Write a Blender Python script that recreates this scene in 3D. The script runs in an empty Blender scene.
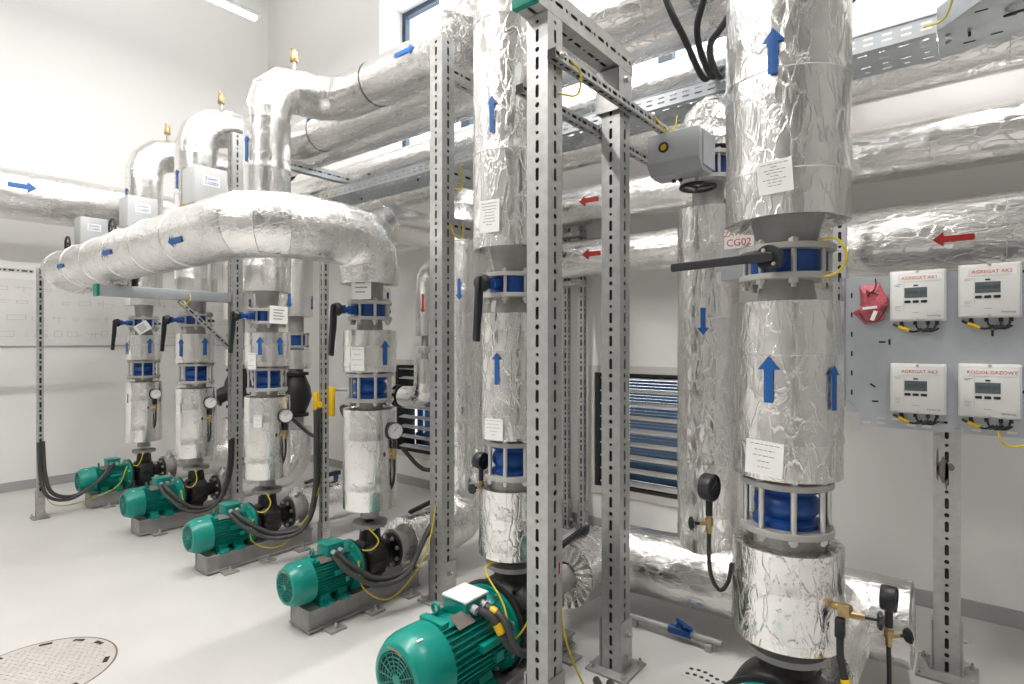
import bpy, bmesh, math, random
from mathutils import Vector, Matrix, noise
PI = math.pi
C = bpy.context.scene.collection
R = math.radians
V = Vector
random.seed(7)

# ------------------------------------------------------------------ materials
def mat(name, col, rough=.5, metal=0., bump=0., bscale=40., var=0., vscale=6., emit=None, es=0., spec=None, bdist=.01, detail=4.):
    m = bpy.data.materials.new(name); m.use_nodes = True
    nt = m.node_tree; b = nt.nodes['Principled BSDF']
    b.inputs['Base Color'].default_value = (*col, 1); b.inputs['Roughness'].default_value = rough
    b.inputs['Metallic'].default_value = metal
    if spec is not None: b.inputs['Specular IOR Level'].default_value = spec
    if emit: b.inputs['Emission Color'].default_value = (*emit, 1); b.inputs['Emission Strength'].default_value = es
    tc = nt.nodes.new('ShaderNodeTexCoord')
    if var:
        n = nt.nodes.new('ShaderNodeTexNoise'); n.inputs['Scale'].default_value = vscale; n.inputs['Detail'].default_value = 5
        nt.links.new(tc.outputs['Object'], n.inputs['Vector'])
        mr = nt.nodes.new('ShaderNodeMapRange'); mr.inputs[1].default_value = .3; mr.inputs[2].default_value = .7
        mr.inputs[3].default_value = 1 - var; mr.inputs[4].default_value = 1 + var
        nt.links.new(n.outputs['Fac'], mr.inputs[0])
        mx = nt.nodes.new('ShaderNodeVectorMath'); mx.operation = 'SCALE'; mx.inputs[0].default_value = col
        nt.links.new(mr.outputs[0], mx.inputs['Scale']); nt.links.new(mx.outputs[0], b.inputs['Base Color'])
    if bump:
        n2 = nt.nodes.new('ShaderNodeTexNoise'); n2.inputs['Scale'].default_value = bscale; n2.inputs['Detail'].default_value = detail
        nt.links.new(tc.outputs['Object'], n2.inputs['Vector'])
        bp = nt.nodes.new('ShaderNodeBump'); bp.inputs['Strength'].default_value = bump; bp.inputs['Distance'].default_value = bdist
        nt.links.new(n2.outputs['Fac'], bp.inputs['Height']); nt.links.new(bp.outputs[0], b.inputs['Normal'])
    return m

def foil(name, strength, rough, col=(.86, .85, .83), stretch=(1, 1, .45)):
    m = bpy.data.materials.new(name); m.use_nodes = True
    nt = m.node_tree; N = nt.nodes; L = nt.links; b = N['Principled BSDF']
    b.inputs['Base Color'].default_value = (*col, 1); b.inputs['Metallic'].default_value = 1.; b.inputs['Roughness'].default_value = rough
    tc = N.new('ShaderNodeTexCoord'); mp = N.new('ShaderNodeMapping'); mp.inputs['Scale'].default_value = stretch
    L.new(tc.outputs['Object'], mp.inputs['Vector'])
    nz = N.new('ShaderNodeTexNoise'); nz.inputs['Scale'].default_value = 19; nz.inputs['Detail'].default_value = 6; nz.inputs['Distortion'].default_value = .6
    L.new(mp.outputs[0], nz.inputs['Vector'])
    vd = N.new('ShaderNodeVectorMath'); vd.operation = 'MULTIPLY_ADD'; vd.inputs[1].default_value = (.09, .09, .09)
    L.new(nz.outputs['Color'], vd.inputs[0]); L.new(mp.outputs[0], vd.inputs[2])
    vo = N.new('ShaderNodeTexVoronoi'); vo.feature = 'DISTANCE_TO_EDGE'; vo.inputs['Scale'].default_value = 24
    L.new(vd.outputs[0], vo.inputs['Vector'])
    mr = N.new('ShaderNodeMapRange'); mr.inputs[1].default_value = 0.; mr.inputs[2].default_value = .12; mr.inputs[3].default_value = .4; mr.inputs[4].default_value = 0.
    L.new(vo.outputs['Distance'], mr.inputs[0])
    nf = N.new('ShaderNodeTexNoise'); nf.inputs['Scale'].default_value = 60; nf.inputs['Detail'].default_value = 4
    L.new(mp.outputs[0], nf.inputs['Vector'])
    a1 = N.new('ShaderNodeMath'); a1.operation = 'ADD'; L.new(nz.outputs['Fac'], a1.inputs[0]); L.new(mr.outputs[0], a1.inputs[1])
    a2 = N.new('ShaderNodeMath'); a2.operation = 'MULTIPLY_ADD'; a2.inputs[1].default_value = .22; L.new(nf.outputs['Fac'], a2.inputs[0]); L.new(a1.outputs[0], a2.inputs[2])
    bp = N.new('ShaderNodeBump'); bp.inputs['Strength'].default_value = strength; bp.inputs['Distance'].default_value = .012
    L.new(a2.outputs[0], bp.inputs['Height']); L.new(bp.outputs[0], b.inputs['Normal'])
    rr = N.new('ShaderNodeMapRange'); rr.inputs[1].default_value = .3; rr.inputs[2].default_value = .7; rr.inputs[3].default_value = rough * .8; rr.inputs[4].default_value = rough * 1.3
    L.new(nz.outputs['Fac'], rr.inputs[0]); L.new(rr.outputs[0], b.inputs['Roughness'])
    return m

M = {}
M['foil'] = foil('aluminium_foil', .34, .20, stretch=(1, 1, .35))
M['foil_x'] = foil('aluminium_foil_lengthwise', .30, .22, stretch=(.4, 1, 1))
M['foil_y'] = foil('aluminium_foil_crosswise', .22, .24, stretch=(1, .4, 1))
M['foil_smooth'] = foil('aluminium_foil_smooth', .17, .20, stretch=(1, 1, .3))
M['foil_crumpled'] = foil('aluminium_foil_crumpled', .95, .22)
M['wall'] = mat('white_plaster', (.80, .79, .775), .85, bump=.05, bscale=90)
M['walldark'] = mat('wall_toned_for_reflections', (.36, .355, .35), .8)  # unseen walls toned grey so the foil reflects darker
M['ceil'] = mat('ceiling_paint', (.78, .775, .765), .9)
M['floor'] = mat('grey_epoxy_floor', (.56, .55, .535), .34, var=.05, vscale=1.6, bump=.02, bscale=25, spec=.35)
M['skirt'] = mat('grey_skirting', (.36, .36, .355), .5)
M['zinc'] = mat('galvanised_steel', (.50, .50, .49), .42, .75, var=.10, vscale=22, bump=.05, bscale=60)
M['zincd'] = mat('galvanised_sheet', (.50, .53, .56), .42, .7, var=.07, vscale=9)
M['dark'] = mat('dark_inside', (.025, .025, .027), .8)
M['flange'] = mat('grey_flange_paint', (.42, .41, .395), .5, .2, var=.06, vscale=30)
M['steel'] = mat('grey_primer_steel', (.34, .335, .325), .5, .35, var=.10, vscale=14)
M['bolt'] = mat('zinc_bolt', (.62, .61, .58), .3, .95)
M['blue'] = mat('blue_casting', (.006, .06, .27), .35, bump=.1, bscale=120)
M['bluepaint'] = mat('blue_arrow_vinyl', (.008, .10, .34), .45)
M['redpaint'] = mat('red_arrow_vinyl', (.45, .02, .02), .4)
M['green'] = mat('green_motor_paint', (.0, .235, .19), .3, var=.06, vscale=8)
M['greencap'] = mat('green_end_cap', (.0, .22, .16), .5)
M['black'] = mat('black_casting', (.014, .014, .014), .42, bump=.15, bscale=80)
M['plastic'] = mat('black_plastic', (.012, .013, .016), .45)
M['rubber'] = mat('black_conduit', (.022, .022, .023), .55)
M['hose'] = mat('dark_grey_conduit', (.05, .05, .05), .5)
M['brass'] = mat('brass', (.46, .33, .15), .36, .9, var=.15, vscale=60)
M['grey'] = mat('grey_enclosure', (.36, .375, .385), .4, var=.03)
M['greylight'] = mat('light_grey_enclosure', (.47, .48, .485), .45)
M['white'] = mat('white_label', (.82, .82, .80), .55)
M['meter'] = mat('meter_housing', (.70, .70, .685), .45)
M['lcd'] = mat('lcd_glass', (.10, .125, .135), .2)
M['lcdink'] = mat('lcd_digits', (.02, .03, .03), .4)
M['ink'] = mat('grey_ink', (.16, .16, .17), .6)
M['inklight'] = mat('faint_ink', (.40, .39, .37), .6)
M['orange'] = mat('orange_red_letters', (.62, .13, .04), .5)
M['redink'] = mat('red_letters', (.55, .05, .03), .5)
M['blueink'] = mat('blue_letters', (.03, .10, .33), .5)
M['yellow'] = mat('yellow_plastic', (.75, .47, .01), .45)
M['earth'] = mat('yellow_green_wire', (.66, .50, .02), .45)
M['red'] = mat('red_foil_bag', (.50, .10, .13), .4, var=.22, vscale=60, bump=.6, bscale=45)
M['poster'] = mat('drawing_paper', (.72, .71, .69), .6)
M['frame'] = mat('dark_window_frame', (.05, .07, .10), .5)
M['louver'] = mat('light_louver_slat', (.60, .58, .55), .5)
M['grille'] = mat('daylight_blue_grille', (.10, .20, .36), .45)  # blue of the daylight outside is put into the blade colour
M['manhole'] = mat('cast_cover_paint', (.50, .475, .45), .55, var=.08, vscale=12, bump=.1, bscale=40)
M['rust'] = mat('rusty_seam', (.20, .14, .10), .8)
M['lamp'] = mat('lamp_diffuser', (.9, .9, .9), .5, emit=(1, .985, .96), es=9.)
M['stain'] = mat('dark_stain', (.16, .14, .125), .6)
M['pvc'] = mat('grey_plastic_pipe', (.42, .41, .40), .5)
M['dial'] = mat('dial_white', (.80, .80, .78), .35)
def glass():
    m = bpy.data.materials.new('window_glass'); m.use_nodes = True
    b = m.node_tree.nodes['Principled BSDF']; b.inputs['Transmission Weight'].default_value = 1; b.inputs['Roughness'].default_value = 0
    b.inputs['IOR'].default_value = 1.02
    return m
M['glass'] = glass()

# ------------------------------------------------------------------ mesh builder
def frame(ax):
    ax = V(ax).normalized()
    u = V((0, 0, 1)) if abs(ax.z) < .9 else V((1, 0, 0))
    a = ax.cross(u).normalized(); b = ax.cross(a).normalized()
    return a, b, ax

class MB:
    def __init__(s): s.v = []; s.f = []; s.mi = []; s.sm = []; s.cur = 0
    def face(s, idx, smooth=True): s.f.append(tuple(idx)); s.mi.append(s.cur); s.sm.append(smooth)
    def add(s, pts): i = len(s.v); s.v.extend([tuple(p) for p in pts]); return i
    def box(s, c, d, rot=None, bev=0.):
        c = V(c); h = V(d) * .5
        if bev <= 0:
            pts = [V((x * h.x, y * h.y, z * h.z)) for x in (-1, 1) for y in (-1, 1) for z in (-1, 1)]
            fs = [(0, 1, 3, 2), (4, 6, 7, 5), (0, 4, 5, 1), (2, 3, 7, 6), (0, 2, 6, 4), (1, 5, 7, 3)]
        else:
            bm = bmesh.new(); bmesh.ops.create_cube(bm, size=1)
            for q in bm.verts: q.co = V((q.co.x * d[0], q.co.y * d[1], q.co.z * d[2]))
            bmesh.ops.bevel(bm, geom=bm.edges[:], offset=bev, segments=2, affect='EDGES', profile=.5)
            bm.verts.index_update(); pts = [q.co.copy() for q in bm.verts]; fs = [[q.index for q in f.verts] for f in bm.faces]; bm.free()
        if rot is not None: pts = [rot @ p for p in pts]
        i = s.add([c + p for p in pts])
        for f in fs: s.face([i + k for k in f])
        return s
    def lathe(s, o, ax, prof, n=28, close=True):
        a, b, ax = frame(ax); o = V(o); rings = []
        for r, h in prof:
            if r < 1e-6: rings.append([s.add([o + ax * h])])
            else:
                i = s.add([o + ax * h + (a * math.cos(2 * PI * k / n) + b * math.sin(2 * PI * k / n)) * r for k in range(n)])
                rings.append(list(range(i, i + n)))
        for p, q in zip(rings, rings[1:]):
            if len(p) == 1 and len(q) == 1: continue
            if len(p) == 1:
                for k in range(n): s.face((p[0], q[k], q[(k + 1) % n]))
            elif len(q) == 1:
                for k in range(n): s.face((p[k], q[0], p[(k + 1) % n]))
            else:
                for k in range(n): s.face((p[k], q[k], q[(k + 1) % n], p[(k + 1) % n]))
        return s
    def cyl(s, p0, p1, r, r1=None, n=20):
        p0 = V(p0); p1 = V(p1); d = p1 - p0; r1 = r if r1 is None else r1
        return s.lathe(p0, d, [(0, 0), (r, 0), (r1, d.length), (0, d.length)], n)
    def ring(s, p0, p1, ro, ri, n=28):
        p0 = V(p0); p1 = V(p1); d = p1 - p0; L = d.length
        return s.lathe(p0, d, [(ri, 0), (ro, 0), (ro, L), (ri, L), (ri, 0)], n)
    def torus(s, c, ax, Rr, r, n=32, m=8):
        return s.lathe(c, ax, [(Rr + r * math.cos(2 * PI * k / m), r * math.sin(2 * PI * k / m)) for k in range(m + 1)], n)
    def tube(s, pts, r, n=8, rfun=None, caps=True):
        pts = [V(p) for p in pts]; prev = None; rings = []
        for i, p in enumerate(pts):
            t = (pts[min(i + 1, len(pts) - 1)] - pts[max(i - 1, 0)]).normalized()
            if prev is None: a, b, _ = frame(t)
            else:
                a = (prev - t * prev.dot(t)).normalized(); b = t.cross(a).normalized()
            prev = a; rr = r if rfun is None else rfun(i / (len(pts) - 1)) * r
            k0 = s.add([p + (a * math.cos(2 * PI * k / n) + b * math.sin(2 * PI * k / n)) * rr for k in range(n)])
            rings.append(k0)
        for p, q in zip(rings, rings[1:]):
            for k in range(n): s.face((p + k, p + (k + 1) % n, q + (k + 1) % n, q + k))
        if caps:
            s.face([rings[0] + k for k in range(n)][::-1]); s.face([rings[-1] + k for k in range(n)])
        return s
    def prism(s, o, u, v, w, poly, depth):
        # polygon in the plane u,v extruded along w
        o = V(o); u = V(u); v = V(v); w = V(w); n = len(poly)
        i = s.add([o + u * a + v * b for a, b in poly]); j = s.add([o + u * a + v * b + w * depth for a, b in poly])
        s.face(list(range(i, i + n))[::-1]); s.face(list(range(j, j + n)))
        for k in range(n): s.face((i + k, i + (k + 1) % n, j + (k + 1) % n, j + k))
        return s
    def bolt(s, c, ax, r=.011, h=.014, shaft=0.):
        c = V(c); ax = V(ax).normalized()
        s.lathe(c, ax, [(r * 1.35, 0), (r * 1.35, .003), (r, .003), (r, h), (0, h)], 6)
        if shaft: s.cyl(c + ax * h, c + ax * (h + shaft), r * .55, n=8)
        return s
    def perf(s, o, u, v, L, W, holes_v, nu, hole, depth=0., flip=False):
        """plate from o along u (length L) and v (width W); holes_v = list of strip centres; nu cells along u; hole(k,row)->(a,b) half sizes or None"""
        o = V(o); u = V(u).normalized(); v = V(v).normalized(); w = u.cross(v)
        hw = min([W / 2] + [abs(holes_v[i + 1] - holes_v[i]) / 2 for i in range(len(holes_v) - 1)] + [holes_v[0], W - holes_v[-1]]) * .98
        P = lambda a, b, dd=0: o + u * a + v * b + w * dd
        edges = [0.]
        for h in holes_v: edges += [h - hw, h + hw]
        edges.append(W)
        for k in range(0, len(edges), 2):
            if edges[k + 1] - edges[k] > 1e-5:
                i = s.add([P(0, edges[k]), P(L, edges[k]), P(L, edges[k + 1]), P(0, edges[k + 1])]); s.face((i, i + 1, i + 2, i + 3))
        cu = L / nu; hu = cu / 2
        for row, hv in enumerate(holes_v):
            for k in range(nu):
                c = (k + .5) * cu; hs = hole(k, row)
                if not hs:
                    i = s.add([P(c - hu, hv - hw), P(c + hu, hv - hw), P(c + hu, hv + hw), P(c - hu, hv + hw)]); s.face((i, i + 1, i + 2, i + 3)); continue
                a, b = hs; a = min(a, hu * .94); b = min(b, hw * .94); ch = min(a, b) * .6; a1 = a - ch; b1 = b - ch
                inn = [(a, -b1), (a, b1), (a1, b), (-a1, b), (-a, b1), (-a, -b1), (-a1, -b), (a1, -b)]
                out = [(hu, -b1), (hu, b1), (a1, hw), (-a1, hw), (-hu, b1), (-hu, -b1), (-a1, -hw), (a1, -hw)]
                cor = {1: (hu, hw), 3: (-hu, hw), 5: (-hu, -hw), 7: (hu, -hw)}
                i = s.add([P(c + x, hv + y) for x, y in inn]); j = s.add([P(c + x, hv + y) for x, y in out])
                for q in range(8):
                    r = (q + 1) % 8
                    if q in cor:
                        x, y = cor[q]; e = s.add([P(c + x, hv + y)]); s.face((i + q, j + q, e, j + r, i + r))
                    else: s.face((i + q, j + q, j + r, i + r))
                if depth:
                    e = s.add([P(c + x, hv + y, -depth) for x, y in inn])
                    for q in range(8): r = (q + 1) % 8; s.face((i + q, i + r, e + r, e + q))
        return s
    def build(s, name, mats, parent=None, loc=None, angle=38, bevel=0):
        me = bpy.data.meshes.new(name); me.from_pydata(s.v, [], s.f)
        for m in (mats if isinstance(mats, (list, tuple)) else [mats]): me.materials.append(m)
        me.polygons.foreach_set('material_index', s.mi); me.polygons.foreach_set('use_smooth', [True] * len(s.f))
        me.update()
        bm = bmesh.new(); bm.from_mesh(me); bmesh.ops.recalc_face_normals(bm, faces=bm.faces[:]); bm.to_mesh(me); bm.free()
        if angle: me.set_sharp_from_angle(angle=R(angle))
        o = bpy.data.objects.new(name, me); C.objects.link(o)
        if parent: o.parent = parent
        if loc is not None: o.location = loc
        if bevel:
            b = o.modifiers.new('bevel', 'BEVEL'); b.width = bevel; b.segments = 2; b.limit_method = 'ANGLE'; b.angle_limit = R(40)
        return o

def tag(o, label, cat, group=None):
    o['label'] = label; o['category'] = cat
    if group: o['group'] = group
    return o
def thing(name, label, cat, loc=(0, 0, 0), group=None, rz=0.):
    o = bpy.data.objects.new(name, None); o.empty_display_size = .05; C.objects.link(o); o.location = loc; o.rotation_euler = (0, 0, rz)
    return tag(o, label, cat, group)
def struct(o): o['kind'] = 'structure'; return o
def dup(root, loc, label, rz=None):
    r = root.copy(); C.objects.link(r); r.location = loc; r['label'] = label
    if rz is not None: r.rotation_euler = (0, 0, rz)
    for ch in list(root.children):
        c = ch.copy(); C.objects.link(c); c.parent = r
        for g in list(ch.children):
            d = g.copy(); C.objects.link(d); d.parent = c
    return r
def local(pts, o): return [V(p) - V(o) for p in pts]

def text(name, body, size, mtl, parent, loc, u, v, ext=.0006, align='CENTER'):
    """raised lettering; u = reading direction, v = up direction (world axes)"""
    cu = bpy.data.curves.new(name, 'FONT'); cu.body = body; cu.size = size; cu.extrude = ext; cu.align_x = align; cu.align_y = 'CENTER'
    cu.resolution_u = 3
    tmp = bpy.data.objects.new('tmp', cu); C.objects.link(tmp)
    dg = bpy.context.evaluated_depsgraph_get(); me = bpy.data.meshes.new_from_object(tmp.evaluated_get(dg))
    bpy.data.objects.remove(tmp); bpy.data.curves.remove(cu)
    me.name = name; me.materials.clear(); me.materials.append(mtl)
    o = bpy.data.objects.new(name, me); C.objects.link(o); o.parent = parent
    u = V(u).normalized(); v = V(v).normalized(); w = u.cross(v)
    o.matrix_local = Matrix(((u.x, v.x, w.x, loc[0]), (u.y, v.y, w.y, loc[1]), (u.z, v.z, w.z, loc[2]), (0, 0, 0, 1)))
    return o

# ------------------------------------------------------------------ paths and foil sleeves
def catmull(pts, k=10):
    p = [V(q) for q in pts]; p = [p[0] * 2 - p[1]] + p + [p[-1] * 2 - p[-2]]; out = []
    for i in range(1, len(p) - 2):
        for j in range(k):
            t = j / k; a, b, c, d = p[i - 1:i + 3]
            out.append(.5 * ((2 * b) + (c - a) * t + (2 * a - 5 * b + 4 * c - d) * t * t + (3 * b - a - 3 * c + d) * t ** 3))
    out.append(p[-2]); return out

def bendpath(pts, rad, seg=4, step=.045, seams=.55):
    """polyline with mitred bends -> list of (point, is_joint)"""
    pts = [V(p) for p in pts]; out = []
    cur = pts[0]; acc = .18
    def straight(a, b):
        nonlocal acc
        L = (b - a).length; n = max(1, int(L / step)); d = (b - a) / n
        for k in range(n + 1):
            p = a + d * k
            if k: acc += d.length
            j = False
            if acc > seams and 0 < k < n: j = True; acc = 0
            out.append((p, j))
    for i in range(1, len(pts) - 1):
        d0 = (pts[i] - pts[i - 1]).normalized(); d1 = (pts[i + 1] - pts[i]).normalized()
        ang = d0.angle(d1); rr = rad[i - 1] if isinstance(rad, (list, tuple)) else rad
        t = rr * math.tan(ang / 2); s0 = pts[i] - d0 * t; s1 = pts[i] + d1 * t
        straight(cur, s0); acc = 0
        nrm = (d1 - d0 * d0.dot(d1)).normalized(); cen = s0 + nrm * rr
        prev = s0
        for k in range(1, seg + 1):
            a = ang * k / seg
            p = cen - nrm * rr * math.cos(a) + d0 * rr * math.sin(a)
            out.append((prev.lerp(p, .02), True)); out.append((prev.lerp(p, .5), False)); prev = p
        cur = s1
    straight(cur, pts[-1]); return out

def sleeve(mb, pts, r, rad=.25, seg=4, amp=.010, seed=0, n=44, seams=.55, end0=None, end1=None, step=.045, lip=.0035, rec=.006):
    """foil-clad insulation along a bent axis; end0/end1 = inner radius of the pleated end face"""
    path = bendpath(pts, rad, seg, step, seams) if len(pts) > 1 else pts
    clean = []
    for p, j in path:
        if clean and (p - clean[-1][0]).length < .0015: clean[-1] = (clean[-1][0], clean[-1][1] or j); continue
        clean.append((p, j))
    P = [p for p, _ in clean]; J = [j for _, j in clean]; prev = None; rings = []; off = V((seed * 7.3, seed * 3.1, seed * 1.7))
    def ringat(p, a, b, rr, t=None, pl=None):
        q = []
        for k in range(n):
            c = math.cos(2 * PI * k / n); s_ = math.sin(2 * PI * k / n); d = a * c + b * s_
            w = p + d * rr + off
            e = 1 + amp * (noise.noise(w * 6) + .6 * noise.noise(w * 14) + .3 * noise.noise(w * 31)) * (1 if pl is None else .3)
            x = p + d * rr * e
            if pl: x = x + t * pl * (1 if k % 2 else -1)
            q.append(x)
        return mb.add(q)
    T = []
    for i in range(len(P)):
        t = (P[min(i + 1, len(P) - 1)] - P[max(i - 1, 0)]).normalized(); T.append(t)
    ab = []
    for i, t in enumerate(T):
        if prev is None: a, b, _ = frame(t)
        else: a = (prev - t * prev.dot(t)).normalized(); b = t.cross(a).normalized()
        prev = a; ab.append((a, b))
    if end0 is not None:
        a, b = ab[0]; rings.append(ringat(P[0] + T[0] * rec, a, b, end0, T[0], .004)); rings.append(ringat(P[0] + T[0] * rec * .35, a, b, r * .62 + end0 * .38, T[0], .006 + rec * .08)); rings.append(ringat(P[0] - T[0] * .002, a, b, r * .96))
    last = 9.
    for i in range(len(P)):
        a, b = ab[i]
        if J[i]:
            rings.append(ringat(P[i] - T[i] * .0025, a, b, r)); rings.append(ringat(P[i], a, b, r + lip))
            rings.append(ringat(P[i] + T[i] * .012, a, b, r + lip * .8))
        else: rings.append(ringat(P[i], a, b, r))
    if end1 is not None:
        a, b = ab[-1]; t = T[-1]; rings.append(ringat(P[-1] + t * .002, a, b, r * .96)); rings.append(ringat(P[-1] - t * .001, a, b, r * .62 + end1 * .38, t, .006)); rings.append(ringat(P[-1] - t * .006, a, b, end1, t, .004))
    for p, q in zip(rings, rings[1:]):
        for k in range(n): mb.face((p + k, p + (k + 1) % n, q + (k + 1) % n, q + k))
    return mb

def foilpart(name, pts, r, parent, m='foil', **kw):
    mb = MB(); sleeve(mb, local(pts, parent.location), r, **kw); return mb.build(name, M[m], parent, angle=24 if m in ('foil_smooth', 'foil_x') else 50)

def decal_arrow(parent, o, ax, u, r, phi, s0, length, width, mtl, up=1, name='flow_arrow', text_bar=False):
    """arrow wrapped on a cylinder (axis ax through o, angle phi from u towards ax x u), s0 = middle along the axis"""
    ax = V(ax).normalized(); u = V(u).normalized(); v = ax.cross(u); o = V(o) - V(parent.location); rr = r + .0055
    def P(s, t): a = phi + t / rr; return o + ax * (s0 + up * s) + (u * math.cos(a) + v * math.sin(a)) * rr
    mb = MB(); h = length / 2; hl = width * .62; sw = width * .42
    def strip(sa, wa, sb, wb, n=8):
        i = mb.add([P(sa, wa * (2 * k / n - 1) / 2) for k in range(n + 1)]); j = mb.add([P(sb, wb * (2 * k / n - 1) / 2) for k in range(n + 1)])
        for k in range(n): mb.face((i + k, i + k + 1, j + k + 1, j + k))
    strip(-h, sw, h - hl, sw); strip(h - hl, width, h, .0005)
    return mb.build(name, mtl, parent)

def decal_plate(parent, o, ax, u, r, phi, s0, w, h, lines, name='label_plate', bend=True, tilt=0):
    """white paper label lying on a vertical cylinder, with printed lines as a child"""
    ax = V(ax).normalized(); u = V(u).normalized(); v = ax.cross(u); o = V(o) - V(parent.location)
    d = u * math.cos(phi) + v * math.sin(phi); t = -u * math.sin(phi) + v * math.cos(phi)
    ct, st = math.cos(tilt), math.sin(tilt)
    tt = t * ct + ax * st; aa = ax * ct - t * st
    c = o + ax * s0 + d * (r + .007)
    mb = MB(); mb.prism(c, tt, aa, d, [(-w / 2, -h / 2), (w / 2, -h / 2), (w / 2, h / 2), (-w / 2, h / 2)], .0015)
    pl = mb.build(name, M['white'], parent)
    if lines:
        mb = MB(); rng = random.Random(int(abs(s0) * 1000) + lines)
        for k in range(lines):
            y = h * (.40 - .66 * k / max(lines - 1, 1)); L = w * rng.uniform(.2, .8) if k not in (0,) else w * .78
            x = -L / 2
            while x < L / 2 - .002:
                e = min(rng.uniform(.006, .018), L / 2 - x)
                mb.prism(c + d * .0016, tt, aa, d, [(x, y - h * .009), (x + e, y - h * .009), (x + e, y + h * .009), (x, y + h * .009)], .0004); x += e + .004
        mb.build('printed_lines', M['ink'], pl)
    return pl

# ------------------------------------------------------------------ the room
H = 6.6; XL = -8.0; YB = 4.25; XR = 3.6; YF = -4.6
def slab(name, c, d, m): return struct(MB().box(c, d).build(name, M[m]))
slab('floor', ((XL + XR) / 2, (YF + YB) / 2, -.05), (XR - XL + .8, YB - YF + 1.2, .1), 'floor')
slab('ceiling', ((XL + XR) / 2, (YF + YB) / 2, H + .05), (XR - XL + .8, YB - YF + 1.2, .1), 'ceil')
slab('wall_left', (XL - .1, (YF + YB) / 2, H / 2), (.2, YB - YF + .4, H), 'wall')
slab('wall_right', (XR + .1, (YF + YB) / 2, H / 2), (.2, YB - YF + .4, H), 'walldark')
slab('wall_front', ((XL + XR) / 2, YF - .1, H / 2), (XR - XL + .4, .2, H), 'walldark')
WIN = (-5.42, -.85, 3.78, 5.62); WT = .5
LOUV = [(-2.5, -1.3, .36, 1.36), (-5.12, -3.92, .36, 1.36)]
def wall_back():
    xs = sorted({XL, XR, WIN[0], WIN[1], *[a for l in LOUV for a in l[:2]]}); zs = sorted({0, H, WIN[2], WIN[3], LOUV[0][2], LOUV[0][3]})
    mb = MB(); holes = [WIN] + LOUV
    hole = lambda x, z: any(a < x < b and c < z < d for a, b, c, d in holes)
    # front and rear sheets plus the reveals of each opening
    for i in range(len(xs) - 1):
        for j in range(len(zs) - 1):
            if hole((xs[i] + xs[i + 1]) / 2, (zs[j] + zs[j + 1]) / 2): continue
            for y in (YB, YB + WT):
                k = mb.add([(xs[i], y, zs[j]), (xs[i + 1], y, zs[j]), (xs[i + 1], y, zs[j + 1]), (xs[i], y, zs[j + 1])]); mb.face((k, k + 1, k + 2, k + 3))
    for a, b, c, d in holes:
        q = [(a, c), (b, c), (b, d), (a, d)]
        for e in range(4):
            (x0, z0), (x1, z1) = q[e], q[(e + 1) % 4]
            k = mb.add([(x0, YB, z0), (x1, YB, z1), (x1, YB + WT, z1), (x0, YB + WT, z0)]); mb.face((k, k + 1, k + 2, k + 3))
    return struct(mb.build('wall_back', M['wall']))
wall_back()
for nm, c, d in (('baseboard_back', ((XL + XR) / 2, YB - .006, .05), (XR - XL, .012, .1)), ('baseboard_left', (XL + .006, (YF + YB) / 2, .05), (.012, YB - YF, .1))):
    slab(nm, c, d, 'skirt')
# ribbon window high in the back wall
def window():
    x0, x1, z0, z1 = WIN; y = YB + .38
    mb = MB(); t = .06
    mb.box(((x0 + x1) / 2, y, z0 + t / 2), (x1 - x0, .07, t)); mb.box(((x0 + x1) / 2, y, z1 - t / 2), (x1 - x0, .07, t))
    for x in (x0 + t / 2, x1 - t / 2): mb.box((x, y, (z0 + z1) / 2), (t, .07, z1 - z0 - 2 * t))
    for x in (-4.36, -3.2, -2.02): mb.box((x, y, (z0 + z1) / 2), (.13, .08, z1 - z0 - 2 * t))
    w = struct(mb.build('window_1', M['frame']))
    xs = [x0 + t, -4.36, -3.2, -2.02, x1 - t]
    for a, b in zip(xs, xs[1:]):
        struct(MB().box(((a + b) / 2, y, (z0 + z1) / 2), (b - a - .12, .006, z1 - z0 - 2 * t)).build('pane', M['glass'], w))
window()
# louvred air intakes
def louver(i, l, label):
    x0, x1, z0, z1 = l; o = thing('louver_vent', label, 'vent', ((x0 + x1) / 2, YB, z0), 'louvred air intakes in the back wall')
    w = x1 - x0; h = z1 - z0
    mb = MB()
    for x in (-w / 2 + .02, w / 2 - .02): mb.box((x, .12, h / 2), (.04, .26, h))
    mb.box((0, .12, .02), (w - .08, .26, .04)); mb.box((0, .12, h - .02), (w - .08, .26, .04))
    mb.build('frame', M['dark'], o)
    mb = MB(); mb.box((0, -.012, h + .012), (w + .10, .02, .06)); mb.box((0, -.012, -.012), (w + .10, .02, .06))
    for x in (-1, 1): mb.box((x * (w / 2 + .022), -.012, h / 2), (.05, .02, h - .04))
    mb.build('trim', M['louver'], o)
    for k in range(9):
        z = .065 + k * (h - .12) / 8
        MB().box((0, .045, z), (w - .09, .085, .010), Matrix.Rotation(R(10), 3, 'X')).build('slat', M['louver'], o)
    mb = MB()
    for k in range(30): mb.box((.06, .27, .19 + k * (h - .24) / 29), (w - .26, .02, .0235))
    mb.box((-w / 2 + .12, .27, h / 2), (.10, .03, h - .08)); mb.box((0, .27, .11), (w - .08, .03, .14)); mb.box((w / 2 - .055, .27, h / 2), (.03, .03, h - .08)); mb.box((0, .27, h - .045), (w - .08, .03, .03))
    mb.build('weather_grille', M['grille'], o)
louver(0, LOUV[0], 'wide black louvred air intake in the back wall beside the tall insulated riser')
louver(1, LOUV[1], 'black louvred air intake low in the back wall behind the fourth pump from the left')
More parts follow.
